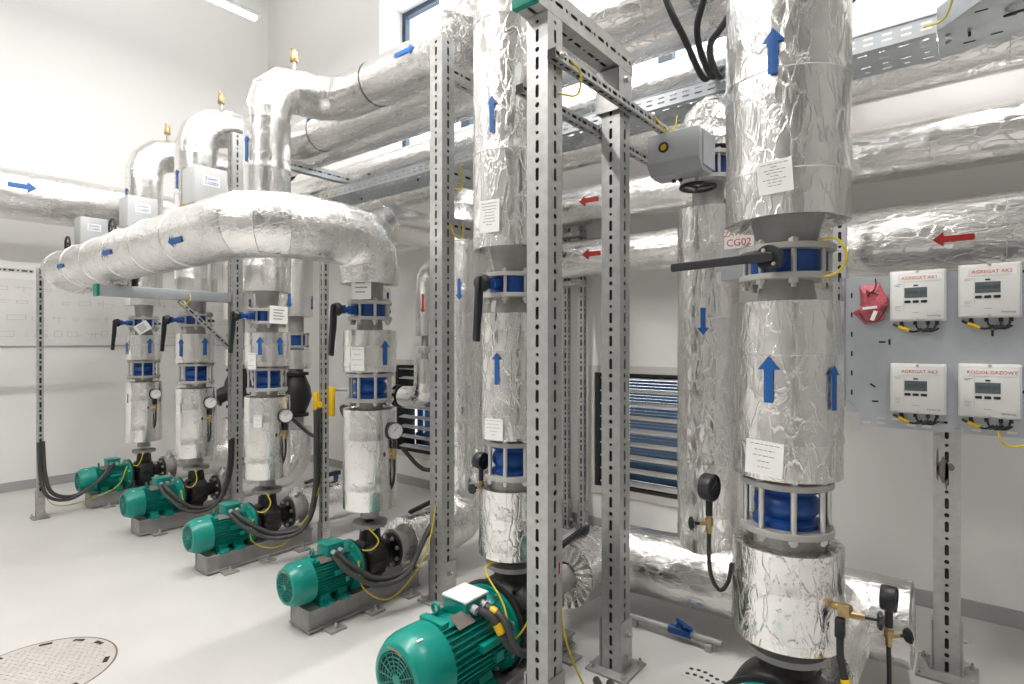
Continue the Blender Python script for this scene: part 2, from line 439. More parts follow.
# linear ceiling lamps
def lamp(x, y, label, k=1.):
    o = thing('ceiling_light', label, 'ceiling light', (x, y, 5.30), 'linear ceiling lights')
    MB().box((0, 0, -.035), (.11, 1.5, .05), bev=.006).build('housing', M['zinc'], o)
    for s in (-.5, .5): MB().cyl((0, s, -.012), (0, s, H - 5.30), .006, n=8).build('hanger', M['zinc'], o)
    MB().box((0, 0, -.073), (.07, 1.46, .026), bev=.008).build('diffuser', M['lamp'], o)
    LIGHTS.append(o)
    l = bpy.data.lights.new('lamp_tube', 'AREA'); l.shape = 'RECTANGLE'; l.size = .07; l.size_y = 1.46; l.energy = LAMP_W * k; l.color = (1., .975, .94)
    lo = bpy.data.objects.new('lamp_tube', l); C.objects.link(lo); lo.parent = o; lo.location = (0, 0, -.088)
    l2 = bpy.data.lights.new('uplight_fill', 'AREA'); l2.shape = 'RECTANGLE'; l2.size = .07; l2.size_y = 1.46; l2.energy = LAMP_W * k * .6; l2.color = (1., .975, .94)  # added upward fill light, evens out the room
    l3 = bpy.data.objects.new('uplight_fill', l2); C.objects.link(l3); l3.parent = o; l3.location = (0, 0, .0); l3.rotation_euler = (PI, 0, 0)
LAMP_W = 78.; LIGHTS = []
for x, nm, k in ((-6.25, 'in the row by the left wall', .14), (-3.0, 'in the middle row', 1.)):
    for y, n2 in ((2.45, 'end towards the back wall'), (.3, 'middle of the row'), (-2.2, 'end towards the front wall')):
        lamp(x, y, 'white linear ceiling light %s, %s' % (nm, n2), k)
lamp(.35, 2.3, 'white linear ceiling light high above the meter panel', .95)
# the schematic drawings along the left wall
def poster():
    o = thing('wall_drawing', 'long pale pipework schematic sheet on the left wall', 'drawing', (XL + .004, 1.8, 1.56))
    MB().box((0, 0, .36), (.008, 4.0, .72)).build('sheet', M['poster'], o)
    MB().box((.004, 0, -.006), (.016, 4.0, .012)).build('edge_strip', M['zinc'], o)
    rng = random.Random(5); mb = MB(); x = .0045
    def ln(y0, z0, y1, z1, t=.003): mb.box((x, (y0 + y1) / 2, (z0 + z1) / 2), (.001, abs(y1 - y0) + t, abs(z1 - z0) + t))
    for row in (.10, .28, .46, .60):
        y = -1.95
        while y < 1.9:
            k = rng.random(); w = rng.uniform(.03, .16)
            if k < .35:
                h = rng.uniform(.02, .07); ln(y, row, y + w, row); ln(y, row + h, y + w, row + h); ln(y, row, y, row + h); ln(y + w, row, y + w, row + h)
            elif k < .7:
                ln(y, row + .03, y + w, row + .03); ln(y + w / 2, row - .02, y + w / 2, row + .06); ln(y + w * .2, row + .01, y + w * .2, row + .05)
            else:
                for q in range(3): ln(y, row + .015 * q, y + w * rng.uniform(.3, 1), row + .015 * q, .002)
            y += w + rng.uniform(.01, .09)
    mb.build('line_drawing', M['inklight'], o)
poster()

# ------------------------------------------------------------------ strut posts
def slot(k, row=0): return (.028, .0082) if k % 2 == 0 else ((.0105, .0100) if k % 4 == 1 else (.0075, .0075))
def strutmesh(mb, p0, p1, w, d=None, pitch=.0555, ref=None):
    """square perforated profile between two points"""
    d = d or w; p0 = V(p0); p1 = V(p1); ax = (p1 - p0); L = ax.length; ax.normalize()
    a = V(ref) if ref else (V((1, 0, 0)) if abs(ax.x) < .5 else V((0, 1, 0))); a = (a - ax * a.dot(ax)).normalized(); b = ax.cross(a)
    n = max(2, round(L / pitch)); h = a * (w / 2); g = b * (d / 2)
    mb.perf(p0 - h - g, ax, a, L, w, [w / 2], n, slot, -.004)
    mb.perf(p0 + h + g, ax, -a, L, w, [w / 2], n, slot, -.004)
    mb.perf(p0 + h - g, ax, b, L, d, [d / 2], n, slot, -.004)
    mb.perf(p0 - h + g, ax, -b, L, d, [d / 2], n, slot, -.004)
    mb.cur = 1  # end faces coloured dark like the shaded mouth of an open profile
    i = mb.add([p1 - h - g, p1 + h - g, p1 + h + g, p1 - h + g]); mb.face((i, i + 1, i + 2, i + 3))
    i = mb.add([p0 - h - g, p0 + h - g, p0 + h + g, p0 - h + g]); mb.face((i, i + 1, i + 2, i + 3))
    # dark core stands in for the shaded hollow behind the holes
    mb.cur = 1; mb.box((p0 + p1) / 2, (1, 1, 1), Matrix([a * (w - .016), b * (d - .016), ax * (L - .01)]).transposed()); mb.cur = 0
    return mb
def strut(name, p0, p1, w, parent, d=None, **k):
    mb = strutmesh(MB(), V(p0) - V(parent.location), V(p1) - V(parent.location), w, d, **k)
    return mb.build(name, [M['zinc'], M['dark']], parent, angle=30)
def post(x, y, top, w, label, base=True, d=None, plate=.22, group='perforated steel support posts', foot=.012):
    o = thing('strut_post', label, 'support post', (x, y, 0), group)
    strut('profile', (x, y, foot), (x, y, top), w, o, d)
    if base:
        MB().box((0, 0, .006), (plate, plate, .012), bev=.002).build('base_plate', M['steel'], o)
        mb = MB(); hh = .24; q = w / 2 + .006; e = (d or w) / 2 + .006
        mb.box((-q, 0, hh / 2 + .012), (.008, 2 * e, hh)); mb.box((q, 0, hh / 2 + .012), (.008, 2 * e, hh)); mb.box((0, e, hh / 2 + .012), (2 * q, .008, hh))
        mb.build('shoe', M['zinc'], o)
        for sx in (-1, 1):
            for sy in (-1, 1): MB().bolt((sx * plate * .4, sy * plate * .4, .012), (0, 0, 1), .012, .014, .016).build('anchor_bolt', M['bolt'], o)
        for z in (.07, .18): MB().bolt((q + .004, 0, z), (1, 0, 0), .014, .016, .012).build('bolt', M['bolt'], o)
    return o
PX = -1.36
post(PX + .004, 1.90, 2.918, .104, 'tall perforated steel post nearest the viewer, right in front of the fifth pump')
post(PX + .004, 2.50, 2.918, .10, 'perforated steel post on a bolted base plate behind the nearest tall post')
post(-2.55, 2.48, 3.47, .106, 'perforated steel post standing between the fourth and fifth pump columns')
post(-3.80, 2.46, 2.3, .05, 'slim perforated steel post left of the fourth pump column carrying a yellow clamp', plate=.14)
post(-5.15, 2.43, 3.47, .09, 'perforated steel post between the second and third pump columns holding the bracket arm', plate=.18)
post(-6.575, 1.34, 2.27, .046, 'free-standing thin perforated post in front of the left wall', plate=.12)
post(-2.72, 4.14, 2.9, .05, 'left one of two slim perforated posts against the back wall', plate=.12)
post(-2.56, 4.14, 2.9, .05, 'right one of two slim perforated posts against the back wall', plate=.12)
post(-.085, 3.46, 1.30, .105, 'broad stained perforated post under the meter panel', d=.05, plate=.24)
pl = [o for o in C.objects if o.get('label', '').startswith('broad stained')][0]
mb = MB(); rng = random.Random(3)
for (cx, cz, w_, h_) in ((-.012, .985, .05, .13), (.016, 1.0, .03, .04), (-.035, 1.0, .012, .17), (.0, .965, .016, .15)):
    mb.prism((cx, -.0262, cz), (1, 0, 0), (0, 0, 1), (0, -1, 0), [(w_ * .5 * math.cos(t) * rng.uniform(.7, 1.1), h_ * .5 * math.sin(t) * rng.uniform(.7, 1.1)) for t in [2 * PI * k / 11 for k in range(11)]], .0006)
mb.build('stain', M['stain'], pl)

# beam across the two near posts, with green end cap and inner channel
o = thing('cross_beam', 'galvanised slotted beam with green end cap across the two nearest posts', 'beam', (PX, 2.15, 2.92))
strut('profile', (PX, 1.79, 2.975), (PX, 2.58, 2.975), .11, o, .108)
MB().box((0, -.375, .055), (.116, .03, .114), bev=.004).build('end_cap', M['greencap'], o)
mb = MB()
for q in (-1, 1): mb.box((q * .0605, .34, -.11), (.006, .13, .20)); mb.box((0, .34 + q * .062, -.11), (.12, .006, .20))
mb.build('joint_sleeve', M['zinc'], o)
for z in (-.05, -.16): MB().bolt((.064, .34, z), (1, 0, 0), .014, .016).build('bolt', M['bolt'], o)
o = thing('strut_rail', 'slotted channel rail bolted to the side of the nearest posts reaching the cable tray', 'rail', (PX + .08, 2.4, 2.705), 'slotted rails')
strut('profile', (PX + .080, 1.84, 2.735), (PX + .080, 3.02, 2.735), .04, o, .04, pitch=.045)
MB().bolt((.02, -.52, .03), (1, 0, 0), .013, .014, .01).build('bolt', M['bolt'], o)
o = thing('strut_rail', 'lower slotted rail running from the nearest post back to the cable tray', 'rail', (PX - .08, 2.4, 2.62), 'slotted rails')
strut('profile', (PX - .080, 1.84, 2.64), (PX - .080, 3.25, 2.64), .04, o, .04, pitch=.045)
# rails on the middle post
for z, nm in ((3.30, 'upper'), (2.66, 'middle'), (2.33, 'lower')):
    o = thing('strut_rail', '%s slotted cross rail bolted to the post between fourth and fifth pump columns' % nm, 'rail', (-2.56, 3.1, z - .05), 'slotted rails on the middle post')
    strut('profile', (-2.56, 2.545, z), (-2.56, 3.68, z), .07, o, .10)
    MB().box((0, -.56, .05), (.10, .008, .13)).build('end_plate', M['zinc'], o)
o = thing('strut_rail', 'slotted rail under the two rear gooseneck pipes behind the third riser', 'rail', (-5.15, 3.1, 3.25))
strut('profile', (-5.15, 2.48, 3.32), (-5.15, 3.62, 3.32), .07, o, .09)
# bracket arm with brace
o = thing('bracket_arm', 'steel bracket arm with green end cap and diagonal brace under the looped pipe', 'bracket', (-5.15, 1.9, 1.948))
MB().box((0, -.015, .045), (.08, .99, .085), bev=.004).build('arm', M['zincd'], o)
MB().box((0, -.515, .045), (.084, .02, .09)).build('end_cap', M['greencap'], o)
strut('brace', (-5.11, 1.95, 1.94), (-5.11, 2.38, 1.53), .04, o, .03, pitch=.05)
for y in (-.42, -.30): MB().bolt((0, y, .088), (0, 0, 1), .014, .02, .02).build('bolt', M['bolt'], o)
MB().box((0, -.36, .10), (.12, .05, .012)).build('saddle', M['zinc'], o)
# post by left wall carries a wire strut
o = thing('strut_rail', 'horizontal slotted rail fixed to the thin post in front of the left wall', 'rail', (-6.6, .6, 2.2))
strut('profile', (-6.6, -.4, 2.235), (-6.6, 1.30, 2.235), .045, o, .03, pitch=.045)

# ------------------------------------------------------------------ columns
XS = [-6.65, -5.40, -4.15, -2.90, -1.765, -.51]; YC = 2.2
ORD = ['first', 'second', 'third', 'fourth', 'fifth', 'sixth']
WHO = ['first pump from the left wall', 'second pump from the left wall', 'third pump from the left wall', 'fourth pump from the left wall', 'fifth pump from the left wall, with the big motor', 'sixth and nearest pump at the right']
WHOS = ['first pump from the left wall', 'second pump from the left wall', 'third pump from the left wall', 'fourth pump from the left wall', 'fifth pump from the left wall', 'sixth pump at the right']
COL = []
def riser(i):
    x = XS[i]; A = i < 4
    o = thing('riser_pipe', 'foil-clad vertical discharge pipe above the %s' % WHOS[i], 'pipe', (x, YC, .52), 'foil-clad discharge risers'); COL.append(o)
    c = V((x, YC, 0)); Z = lambda z: V((x, YC, z)); q = lambda z: V((0, 0, z - .52))
    kw = dict(seed=i + 1, step=.03)
    if A:
        rl, rm, ru = .162, .160, .168
        foilpart('lower_insulation', [Z(.588), Z(1.19)], rl, o, m='foil_smooth', amp=.006, end0=.06, end1=.07, seams=.3, **kw)
        foilpart('middle_insulation', [Z(1.42), Z(1.67)], rm, o, m='foil_smooth', amp=.006, end0=.08, end1=.075, seams=.12, **kw)
        mb = MB(); mb.lathe((0, 0, 0), (0, 0, 1), [(0, .0), (.058, .0), (.052, .075), (.0, .075)], 24); mb.build('pipe_neck', M['steel'], o)
        for z0, z1, r0, r1 in ((1.185, 1.236, .075, .085), (1.665, 1.736, .08, .075), (1.852, 1.985, .075, .085)):
            MB().cyl(q(z0), q(z1), r0, r1, 24).build('pipe_neck', M['steel'], o)
        if i < 3:
            yq = (3.40, 3.08, 2.75)[i]
            foilpart('upper_insulation', [Z(1.975), Z(3.58), V((x, yq, 3.58)), V((x + .6, yq, 3.58))], ru, o, m='foil_smooth', rad=[.26, .26], seg=3, amp=.006, end0=.09, seams=.34, **kw)
        else:
            foilpart('upper_insulation', [Z(1.955), Z(2.24), V((x, 1.48, 2.24)), V((-6.60, 1.48, 2.24)), V((-6.60, 2.02, 2.24))], .178, o, rad=[.20, .30, .26], m='foil_x', amp=.008, end0=.09, seams=.5, **kw)
    else:
        s = .92 if i == 4 else 1.0; rl, rm, ru = .181 * s, .178 * s, (.195 if i == 4 else .203)
        foilpart('lower_insulation', [Z(.568), Z(.893)], rl, o, end0=.07, end1=.10, seams=.16, amp=.014, **kw)
        foilpart('middle_insulation', [Z(1.135), Z(1.738)], rm, o, end0=.11, end1=.09, seams=.30, amp=.011, **kw)
        MB().cyl(q(.53), q(.57), .07, .07, 28).build('pipe_neck', M['steel'], o)
        MB().cyl(q(.885), q(.936), .11 * s, .115 * s, 28).build('pipe_neck', M['steel'], o)
        MB().cyl(q(1.119), q(1.142), .115 * s, .11 * s, 28).build('pipe_neck', M['steel'], o)
        MB().cyl(q(1.732), q(1.816), .10 * s, .085 * s, 28).build('pipe_neck', M['steel'], o)
        MB().cyl(q(1.934), q(2.07), .095 * s, .125 * s, 28).build('pipe_neck', M['steel'], o)
        if i == 4: foilpart('upper_insulation', [Z(2.05), Z(4.6), V((x, 3.95, 4.6)), V((x, 4.24, 4.6))], ru, o, end0=.12, rec=.06, rad=[.3, .1], amp=.011, seams=.62, **kw)
        else: foilpart('upper_insulation', [Z(2.02), Z(4.6), V((x, 3.95, 4.6)), V((x, 4.24, 4.6))], ru, o, end0=.13, rec=.06, rad=[.3, .1], amp=.012, seams=.32, **kw)
    return o
for i in range(6): riser(i)
UP = (0, 0, 1); UX = (1, 0, 0)
def arrow(i, phi, z, r, L, w, m='bluepaint', up=1): decal_arrow(COL[i], (XS[i], YC, 0), UP, UX, r, R(phi), z, L, w, M[m], up)
arrow(3, -4, 1.535, .162, .145, .06); arrow(2, -45.8, 1.57, .162, .13, .06); arrow(2, 4.8, 1.57, .162, .13, .06)
arrow(1, -68, 1.55, .162, .15, .06); arrow(1, 3, 1.56, .162, .15, .065); arrow(0, -82, 1.54, .162, .13, .055); arrow(0, 0, 1.56, .162, .145, .06)
arrow(4, -77.6, 1.475, .165, .15, .052); arrow(4, -80, 2.66, .197, .17, .06)
arrow(5, -94, 1.475, .180, .155, .072); arrow(5, -27, 1.45, .180, .15, .055); arrow(5, -88, 2.555, .206, .15, .075)
arrow(2, -84, 3.02, .169, .19, .06); arrow(1, -82, 3.02, .169, .17, .06); arrow(0, -80, 3.08, .169, .15, .06)
for k, (ax_, z_) in enumerate(((-3.50, .06), (-4.62, .0), (-5.75, -.0))):
    decal_arrow(COL[3], (0, 1.48, 2.24), (-1, 0, 0), (0, -1, 0), .18, R(-8) if k else R(-22), -ax_, .17, .08, M['bluepaint'])
def plate(i, phi, z, r, w, h, n=5, tilt=0): return decal_plate(COL[i], (XS[i], YC, 0), UP, UX, r, R(phi), z, w, h, n, tilt=R(tilt))
plate(5, -86, 2.14, .206, .105, .108, 8, 4); plate(5, -98, 1.21, .180, .125, .115, 5, -3)
plate(4, -83, 2.185, .197, .11, .15, 8); plate(4, -82, 1.19, .166, .10, .10, 5)
plate(3, -62, 1.50, .161, .085, .14, 4); plate(2, -66, 1.46, .161, .07, .12, 3); plate(2, -50, 1.02, .162, .06, .09, 3); plate(1, -75, 1.02, .162, .05, .09, 2); plate(0, -83, 1.03, .162, .05, .09, 2)
# white cards hung on the valves
def card(i, phi, r, z, w, h, tilt, label):
    x = XS[i]; p = R(phi); d = V((math.cos(p), math.sin(p), 0)); t = V((-math.sin(p), math.cos(p), 0)); a = V((0, 0, 1))
    c_, s_ = math.cos(R(tilt)), math.sin(R(tilt)); tt = t * c_ + a * s_; aa = a * c_ - t * s_
    mb = MB(); mb.prism((0, 0, 0), tt, aa, d, [(-w / 2, -h / 2), (w / 2, -h / 2), (w / 2, h / 2), (-w / 2, h / 2)], .002)
    o = mb.build('hang_tag', M['white']); o.location = V((x, YC, z)) + d * r; tag(o, label, 'tag', 'white tags on the pipework')
    mb = MB()
    for k in range(4): mb.prism(d * .0022, tt, aa, d, [(-w * .3, h * (.28 - .17 * k) - .003), (w * (.3 - .1 * (k % 2)), h * (.28 - .17 * k) - .003), (w * (.3 - .1 * (k % 2)), h * (.28 - .17 * k) + .003), (-w * .3, h * (.28 - .17 * k) + .003)], .0005)
    mb.build('printed_lines', M['ink'], o)
card(0, -22, .165, 1.745, .13, .10, 35, 'white tag tilted on the valve above the first pump')
card(2, 0, .165, 1.80, .14, .13, -2, 'white square tag on the valve flange above the third pump')
card(3, -58, .14, 1.935, .12, .16, 0, 'white printed tag above the black lever of the fourth pump column')

# ------------------------------------------------------------------ valves, joints, gauges
def butterfly(A, s, label, x, lever):
    o = thing('butterfly_valve', label, 'valve', (x, YC, 1.735 if A else 1.815), 'blue butterfly valves')
    z1 = .095 if A else .10; t = .02; rf = (.135 if A else .158) * s; rb = (.095 if A else .118) * s
    for z in (0, z1): MB().lathe((0, 0, z), (0, 0, 1), [(.05, 0), (rf, 0), (rf, t), (.05, t), (.05, 0)], 32).build('flange', M['flange'], o, bevel=.002)
    MB().lathe((0, 0, t), (0, 0, 1), [(.05, 0), (rb, 0), (rb, (z1 - t)), (.05, z1 - t), (.05, 0)], 32).build('body', M['blue'], o, bevel=.003)
    for k in range(8):
        a = 2 * PI * (k + .5) / 8; p = V((math.cos(a), math.sin(a), 0)) * rf * .86
        mb = MB(); mb.cyl(p + V((0, 0, -.03)), p + V((0, 0, z1 + t + .018)), .009, n=8)
        mb.lathe(p + V((0, 0, -.016)), (0, 0, 1), [(0, 0), (.017, 0), (.017, .016), (0, .016)], 6); mb.lathe(p + V((0, 0, z1 + t)), (0, 0, 1), [(0, 0), (.017, 0), (.017, .013), (0, .013)], 6)
        mb.build('bolt', M['bolt'], o)
    zc = (t + z1) / 2; hy = -(.235 if A else .225)
    mb = MB(); mb.cyl((0, -rb * .9, zc), (0, hy + .01, zc), .017, n=14); mb.cyl((0, -rb * .9, zc), (0, -rf - .02, zc), .026, n=14); MB().cyl((0, rb * .9, zc), (0, rf + .02, zc), .012, n=10).build('stub_shaft', M['blue'], o)
    mb.box((0, hy + .03, zc), (.07, .014, .05), bev=.003); mb.build('stem', M['blue'], o)
    hub = V((0, hy, zc)); hr = .04 if A else .042
    mb = MB()
    if lever == 'side':
        mb.lathe(hub + V((0, .01, 0)), (0, -1, 0), [(0, 0), (hr, 0), (hr, .02), (hr * .9, .026), (0, .026)], 30)
        mb.build('notch_disc', M['plastic'], o)
        for dx, dz in ((-.014, .024), (.017, -.022)): MB().bolt(hub + V((dx, -.016, dz)), (0, -1, 0), .005, .004).build('screw', M['bolt'], o)
        mb = MB(); L = .34
        mb.prism(hub + V((.018, -.018, 0)), (-1, 0, 0), (0, 0, 1), (0, -1, 0), [(0, -.013), (0, .010), (.015, .016), (.10, .012), (L, .004), (L + .004, -.010), (L, -.024), (.10, -.017), (.015, -.018)], .016)
        mb.build('lever', M['plastic'], o, bevel=.003)
    else:
        mb.lathe(hub + V((0, .02, 0)), (0, -1, 0), [(0, 0), (hr * .75, 0), (hr, .012), (hr, .03), (hr * .8, .044), (0, .05)], 22); mb.build('notch_disc', M['plastic'], o)
        mb = MB(); sh = [(.025, .012), (-.02, .034), (-.034, .02), (-.038, -.03), (-.042, -.10), (-.050, -.20), (-.055, -.27), (-.022, -.275), (-.014, -.20), (.002, -.10), (.006, -.02), (.034, -.005)]
        mb.prism(hub + V((-.012, -.012, 0)), (0, 1, 0), (0, 0, 1), (1, 0, 0), [(a * .8, b) for a, b in sh], .026)
        mb.build('lever', M['plastic'], o, bevel=.004)
    return o
for i in range(6):
    butterfly(i < 4,   .93 if i == 4 else 1., ('blue butterfly valve with long horizontal black lever above the sixth pump' if i == 5 else 'blue butterfly valve with hanging black lever above the %s' % WHOS[i]), XS[i], 'side' if i == 5 else 'down')

def expansion(x, A, s, label):
    z0, z1 = (1.235, 1.41) if A else (.935, 1.12); t = .022; h = z1 - z0
    o = thing('expansion_joint', label, 'expansion joint', (x, YC, z0), 'blue expansion joints between flanges')
    rf = (.145 if A else .152) * s
    for z in (0, h - t): MB().lathe((0, 0, z), (0, 0, 1), [(.05, 0), (rf, 0), (rf, t), (.05, t), (.05, 0)], 36).build('flange', M['flange'], o, bevel=.002)
    rb = rf * .74; b0, b1 = t, h - t; L = b1 - b0
    pr = [(.05, b0), (rb * .98, b0), (rb, b0 + L * .12), (rb * .80, b0 + L * .22), (rb * .93, b0 + L * .36), (rb * .97, b0 + L * .5), (rb * .93, b0 + L * .64), (rb * .80, b0 + L * .78), (rb, b0 + L * .88), (rb * .98, b1), (.05, b1)]
    MB().lathe((0, 0, 0), (0, 0, 1), pr, 36).build('bellows', M['blue'], o, angle=60)
    for k in range(8):
        a = 2 * PI * (k + .5) / 8; p = V((math.cos(a), math.sin(a), 0)) * rf * .88
        mb = MB(); mb.cyl(p + V((0, 0, -.022)), p + V((0, 0, h + .02)), .0095 if A else .0105, n=10)
        for z in (-.014, h): mb.lathe(p + V((0, 0, z)), (0, 0, 1), [(0, 0), (.017, 0), (.017, .014), (0, .014)], 6)
        mb.build('tie_rod', M['bolt'], o)
    return o
for i in range(6): expansion(XS[i], i < 4, .93 if i == 4 else 1., 'blue bellows expansion joint between grey flanges above the %s' % WHOS[i])

def gauge(loc, face, label, dark=False, rd=.05, knob=(0, -1, 0), hook=None, drop=.22):
    """dial with brass cock and black siphon hose; local z=0 at the dial centre"""
    o = thing('pressure_gauge', label, 'pressure gauge', loc, 'pressure gauges on the pump columns'); f = V(face).normalized()
    MB().lathe(-f * .022, f, [(0, 0), (rd * .94, 0), (rd, .008), (rd, .042), (rd * .93, .046), (rd * .9, .040)], 28).build('dial_case', M['plastic'], o)
    MB().lathe(-f * .022, f, [(0, .0395), (rd * .91, .0395)], 28).build('dial_face', M['plastic'] if dark else M['dial'], o)  # dark dials: a dim grazing reflection painted as black
    a, b, _ = frame(f); up = V((0, 0, 1)); sd = up.cross(f).normalized()
    mb = MB()
    for k in range(9):
        an = R(225 - k * 33.75); d = sd * math.cos(an) + up * math.sin(an); mb.tube([f * .0185 + d * rd * .66, f * .0185 + d * rd * .8], .0012, 4)
    mb.tube([f * .0195 - sd * rd * .2, f * .0195 + (sd * .5 + up * .6) * rd * .75], .0018, 4); mb.build('needle', M['ink'], o)
    MB().cyl((0, 0, -rd + .004), (0, 0, -rd - .055), .0125, n=12).build('stem', M['plastic'], o)
    k = V(knob)
    mb = MB(); mb.cyl((0, 0, -rd - .055), (0, 0, -rd - .12), .011, n=6); mb.cyl((0, 0, -rd - .065), (0, 0, -rd - .09), .015, n=10); z = V((0, 0, -rd - .085)); mb.cyl(z, z + k * .035, .008, n=8); mb.build('gauge_cock', M['brass'], o)
    mb = MB(); mb.cyl(z + k * .034, z + k * .06, .006, n=8); mb.lathe(z + k * .056, k, [(0, 0), (.018, 0), (.026, .006), (.026, .013), (.012, .018), (0, .018)], 7); mb.build('cock_knob', M['plastic'], o)
    z0 = -rd - .12; hk = V(hook)
    pts = catmull([(0, 0, z0), (0, 0, z0 - drop * .6), V((0, 0, z0 - drop)) + hk * .15, V((0, 0, z0 - drop - .035)) + hk * .5, V((0, 0, z0 - drop)) + hk * .85, V((0, 0, z0 - drop + .07)) + hk], 8)
    MB().tube(pts, .0075, 10).build('siphon_hose', M['rubber'], o)
    return o
for i, z in ((0, 1.07), (1, 1.065), (2, 1.05), (3, 1.06)):
    gauge((XS[i] + .172, YC + .05, z), (.93, -.35, 0), 'white-faced pressure gauge on the column of the %s' % WHOS[i], hook=(-.05, -.035, 0), drop=.15, knob=(-.45, -.9, 0), rd=.052)
gauge((-1.885, 2.1, 1.012), (1, -.1, 0), 'black pressure gauge left of the fifth pump expansion joint', True, .042, hook=(.055, .02, 0), drop=.05)
gauge((-.752, 2.1, 1.063), (1, -.12, 0), 'black pressure gauge on a long hose left of the sixth pump column', True, .05, hook=(.075, .02, 0), drop=.17, knob=(-.8, -.6, 0))
gauge((-.215, 2.32, .725), (1, -.05, 0), 'black pressure gauge at the lower right beside the sixth pump', True, .042, hook=(-.16, -.03, -.12), drop=.26, knob=(.8, .6, 0))

# ------------------------------------------------------------------ pumps
def make_pump(A, label, loc):
    o = thing('pump', label, 'pump', loc, 'green motor circulation pumps')
    if A: z, Rm, Rc, y0, y1, yb, yf, rv, hb = .265,   .098, .118, -.565, -.455, -.43, -.155, .135, .13
    else: z, Rm, Rc, y0, y1, yb, yf, rv, hb = .262, .142, .166, -.735, -.58, -.56, -.19, .21, .075
    k = Rc / .118
    c = lambda y: V((0, y, z))
    MB().lathe(c(y1 + .02), (0, -1, 0), [(Rm * .9, 0), (Rc, 0), (Rc, (y1 - y0) * .62), (Rc * .97, (y1 - y0) * .82), (Rc * .86, (y1 - y0) + .006), (Rc * .80, (y1 - y0) + .018), (Rc * .68, (y1 - y0) + .02), (Rc * .66, (y1 - y0) + .008)], 40).build('fan_cover', M['green'], o, angle=50)
    mb = MB()
    for q in range(6): mb.torus(c(y0 + .002), (0, 1, 0), Rc * (.13 + .10 * q), .0016 * k, 40, 6)
    for q in range(14):
        a = 2 * PI * q / 14; d = V((math.cos(a), 0, math.sin(a))); mb.tube([c(y0) + d * Rc * .12, c(y0) + d * Rc * .67], .0016 * k, 5)
    mb.cyl(c(y0 - .001), c(y0 + .004), Rc * .13, n=16); mb.build('fan_grille', M['green'], o)
    MB().lathe(c(y0 + .012), (0, -1, 0), [(0, 0), (Rc * .68, 0)], 32).build('fan', M['dark'], o)
    mb = MB(); mb.cyl(c(y1), c(yf), Rm, n=40)
    nf = 40
    for q in range(nf):
        a = 2 * PI * q / nf
        if abs(math.sin(a) - 1) < .06: continue
        d = V((math.cos(a), 0, math.sin(a)))
        rot = Matrix.Rotation(-a, 3, 'Y'); mb.box(c((y1 + yf) / 2) + d * (Rm + .006 * k), (.02 * k, yf - y1 - .02, .0032 * k), rot)
    for s in (-1, 1):  # side lugs
        mb.box(c((y1 + yf) / 2 + .03 * k) + V((s * (Rm + .01 * k), 0, .03 * k)), (.03 * k, .10 * k, .022 * k)); mb.box(c((y1 + yf) / 2 + .06 * k) + V((s * (Rm + .014 * k), 0, -.02 * k)), (.02 * k, .03 * k, .03 * k))
    mb.build('motor_body', M['green'], o)
    mb = MB(); Rf = .148 if A else .195
    mb.lathe(c(yf - .05), (0, 1, 0), [(Rm, 0), (Rm + .012, .02), (Rf * .9, .036), (Rf, .038), (Rf, .056), (0, .056)], 40)
    mb.build('motor_flange', M['green'], o)
    mb = MB(); mb.lathe(c(yf + .006), (0, 1, 0), [(0, 0), (Rf * (.99 if A else 1.09), 0), (Rf * (.99 if A else 1.09), .016), (Rf * .72, .03), (Rf * .6, .05), (0, .05)], 36); mb.build('adapter_ring', M['black'], o)
    for q in range(8):
        a = 2 * PI * (q + .5) / 8; MB().bolt(c(yf - .012) + V((math.cos(a), 0, math.sin(a))) * Rf * .9, (0, -1, 0), .009 * k, .01).build('flange_bolt', M['bolt'], o)
    yt = yf - (.125 if A else .15); tw = .115 * k * (.95 if A else .86); th = .07 if A else .065
    tb = MB().box(c(yt) + V((0, 0, Rm + th / 2 - .005)), (tw, tw * 1.0, th), bev=.006).build('terminal_box', M['green'], o)
    MB().box(c(yt) + V((0, 0, Rm + th + .003)), (tw * 1.08, tw * 1.08, .012), bev=.004).build('lid', M['white'] if not A else M['green'], tb)
    for dy in (-.022, .022):
        p = c(yt + dy * k) + V((tw * .5, 0, Rm + th * .5)); MB().cyl(p, p + V((.032, 0, -.004)), .015 * (1 if A else 1.3), n=12).build('cable_gland', M['grey'], tb)
    # lifting eye, rear block, nameplate, feet
    p = c(y1 + .07 * k) + V((-.03 * k, 0, Rm + .014 * k)); MB().torus(p + V((0, 0, .016 * k)), (0, 1, 0), .014 * k, .0055 * k, 18, 8).cyl(p - V((0, 0, .02)), p + V((0, 0, .004)), .008 * k, n=8).build('lifting_eye', M['green'], o)
    MB().box(c(y1 + .035 * k) + V((0, 0, Rm + .004 * k)), (.10 * k, .03 * k, .03 * k), bev=.004).build('rear_block', M['green'], o)
    MB().box(c(y1 + .10 * k) + V((.055 * k, 0, Rm * .86 + .022 * k)), (.05 * k, .07 * k, .003), Matrix.Rotation(R(32), 3, 'Y')).build('nameplate', M['stain'], o)
    for yy in (y1 + .09 * k, yf - .10 * k):
        mb = MB()
        for s in (-1, 1):
            mb.prism(V((s * .035 * k, yy - .03 * k, hb)), (s, 0, 0), (0, 0, 1), (0, 1, 0), [(0, 0), (.085 * k, 0), (.085 * k, .014), (.05 * k, .03 * k), (.035 * k, z - hb - Rm * .55), (0, z - hb - Rm * .8)], .06 * k)
            mb.bolt((s * .105 * k, yy, hb + .014), (0, 0, 1), .011, .012)
        mb.box((0, yy, hb + .006), (.20 * k, .085 * k, .012)); mb.build('motor_foot', M['green'], o)
    # decals on fan cover
    mb = MB(); rr = Rc * .86
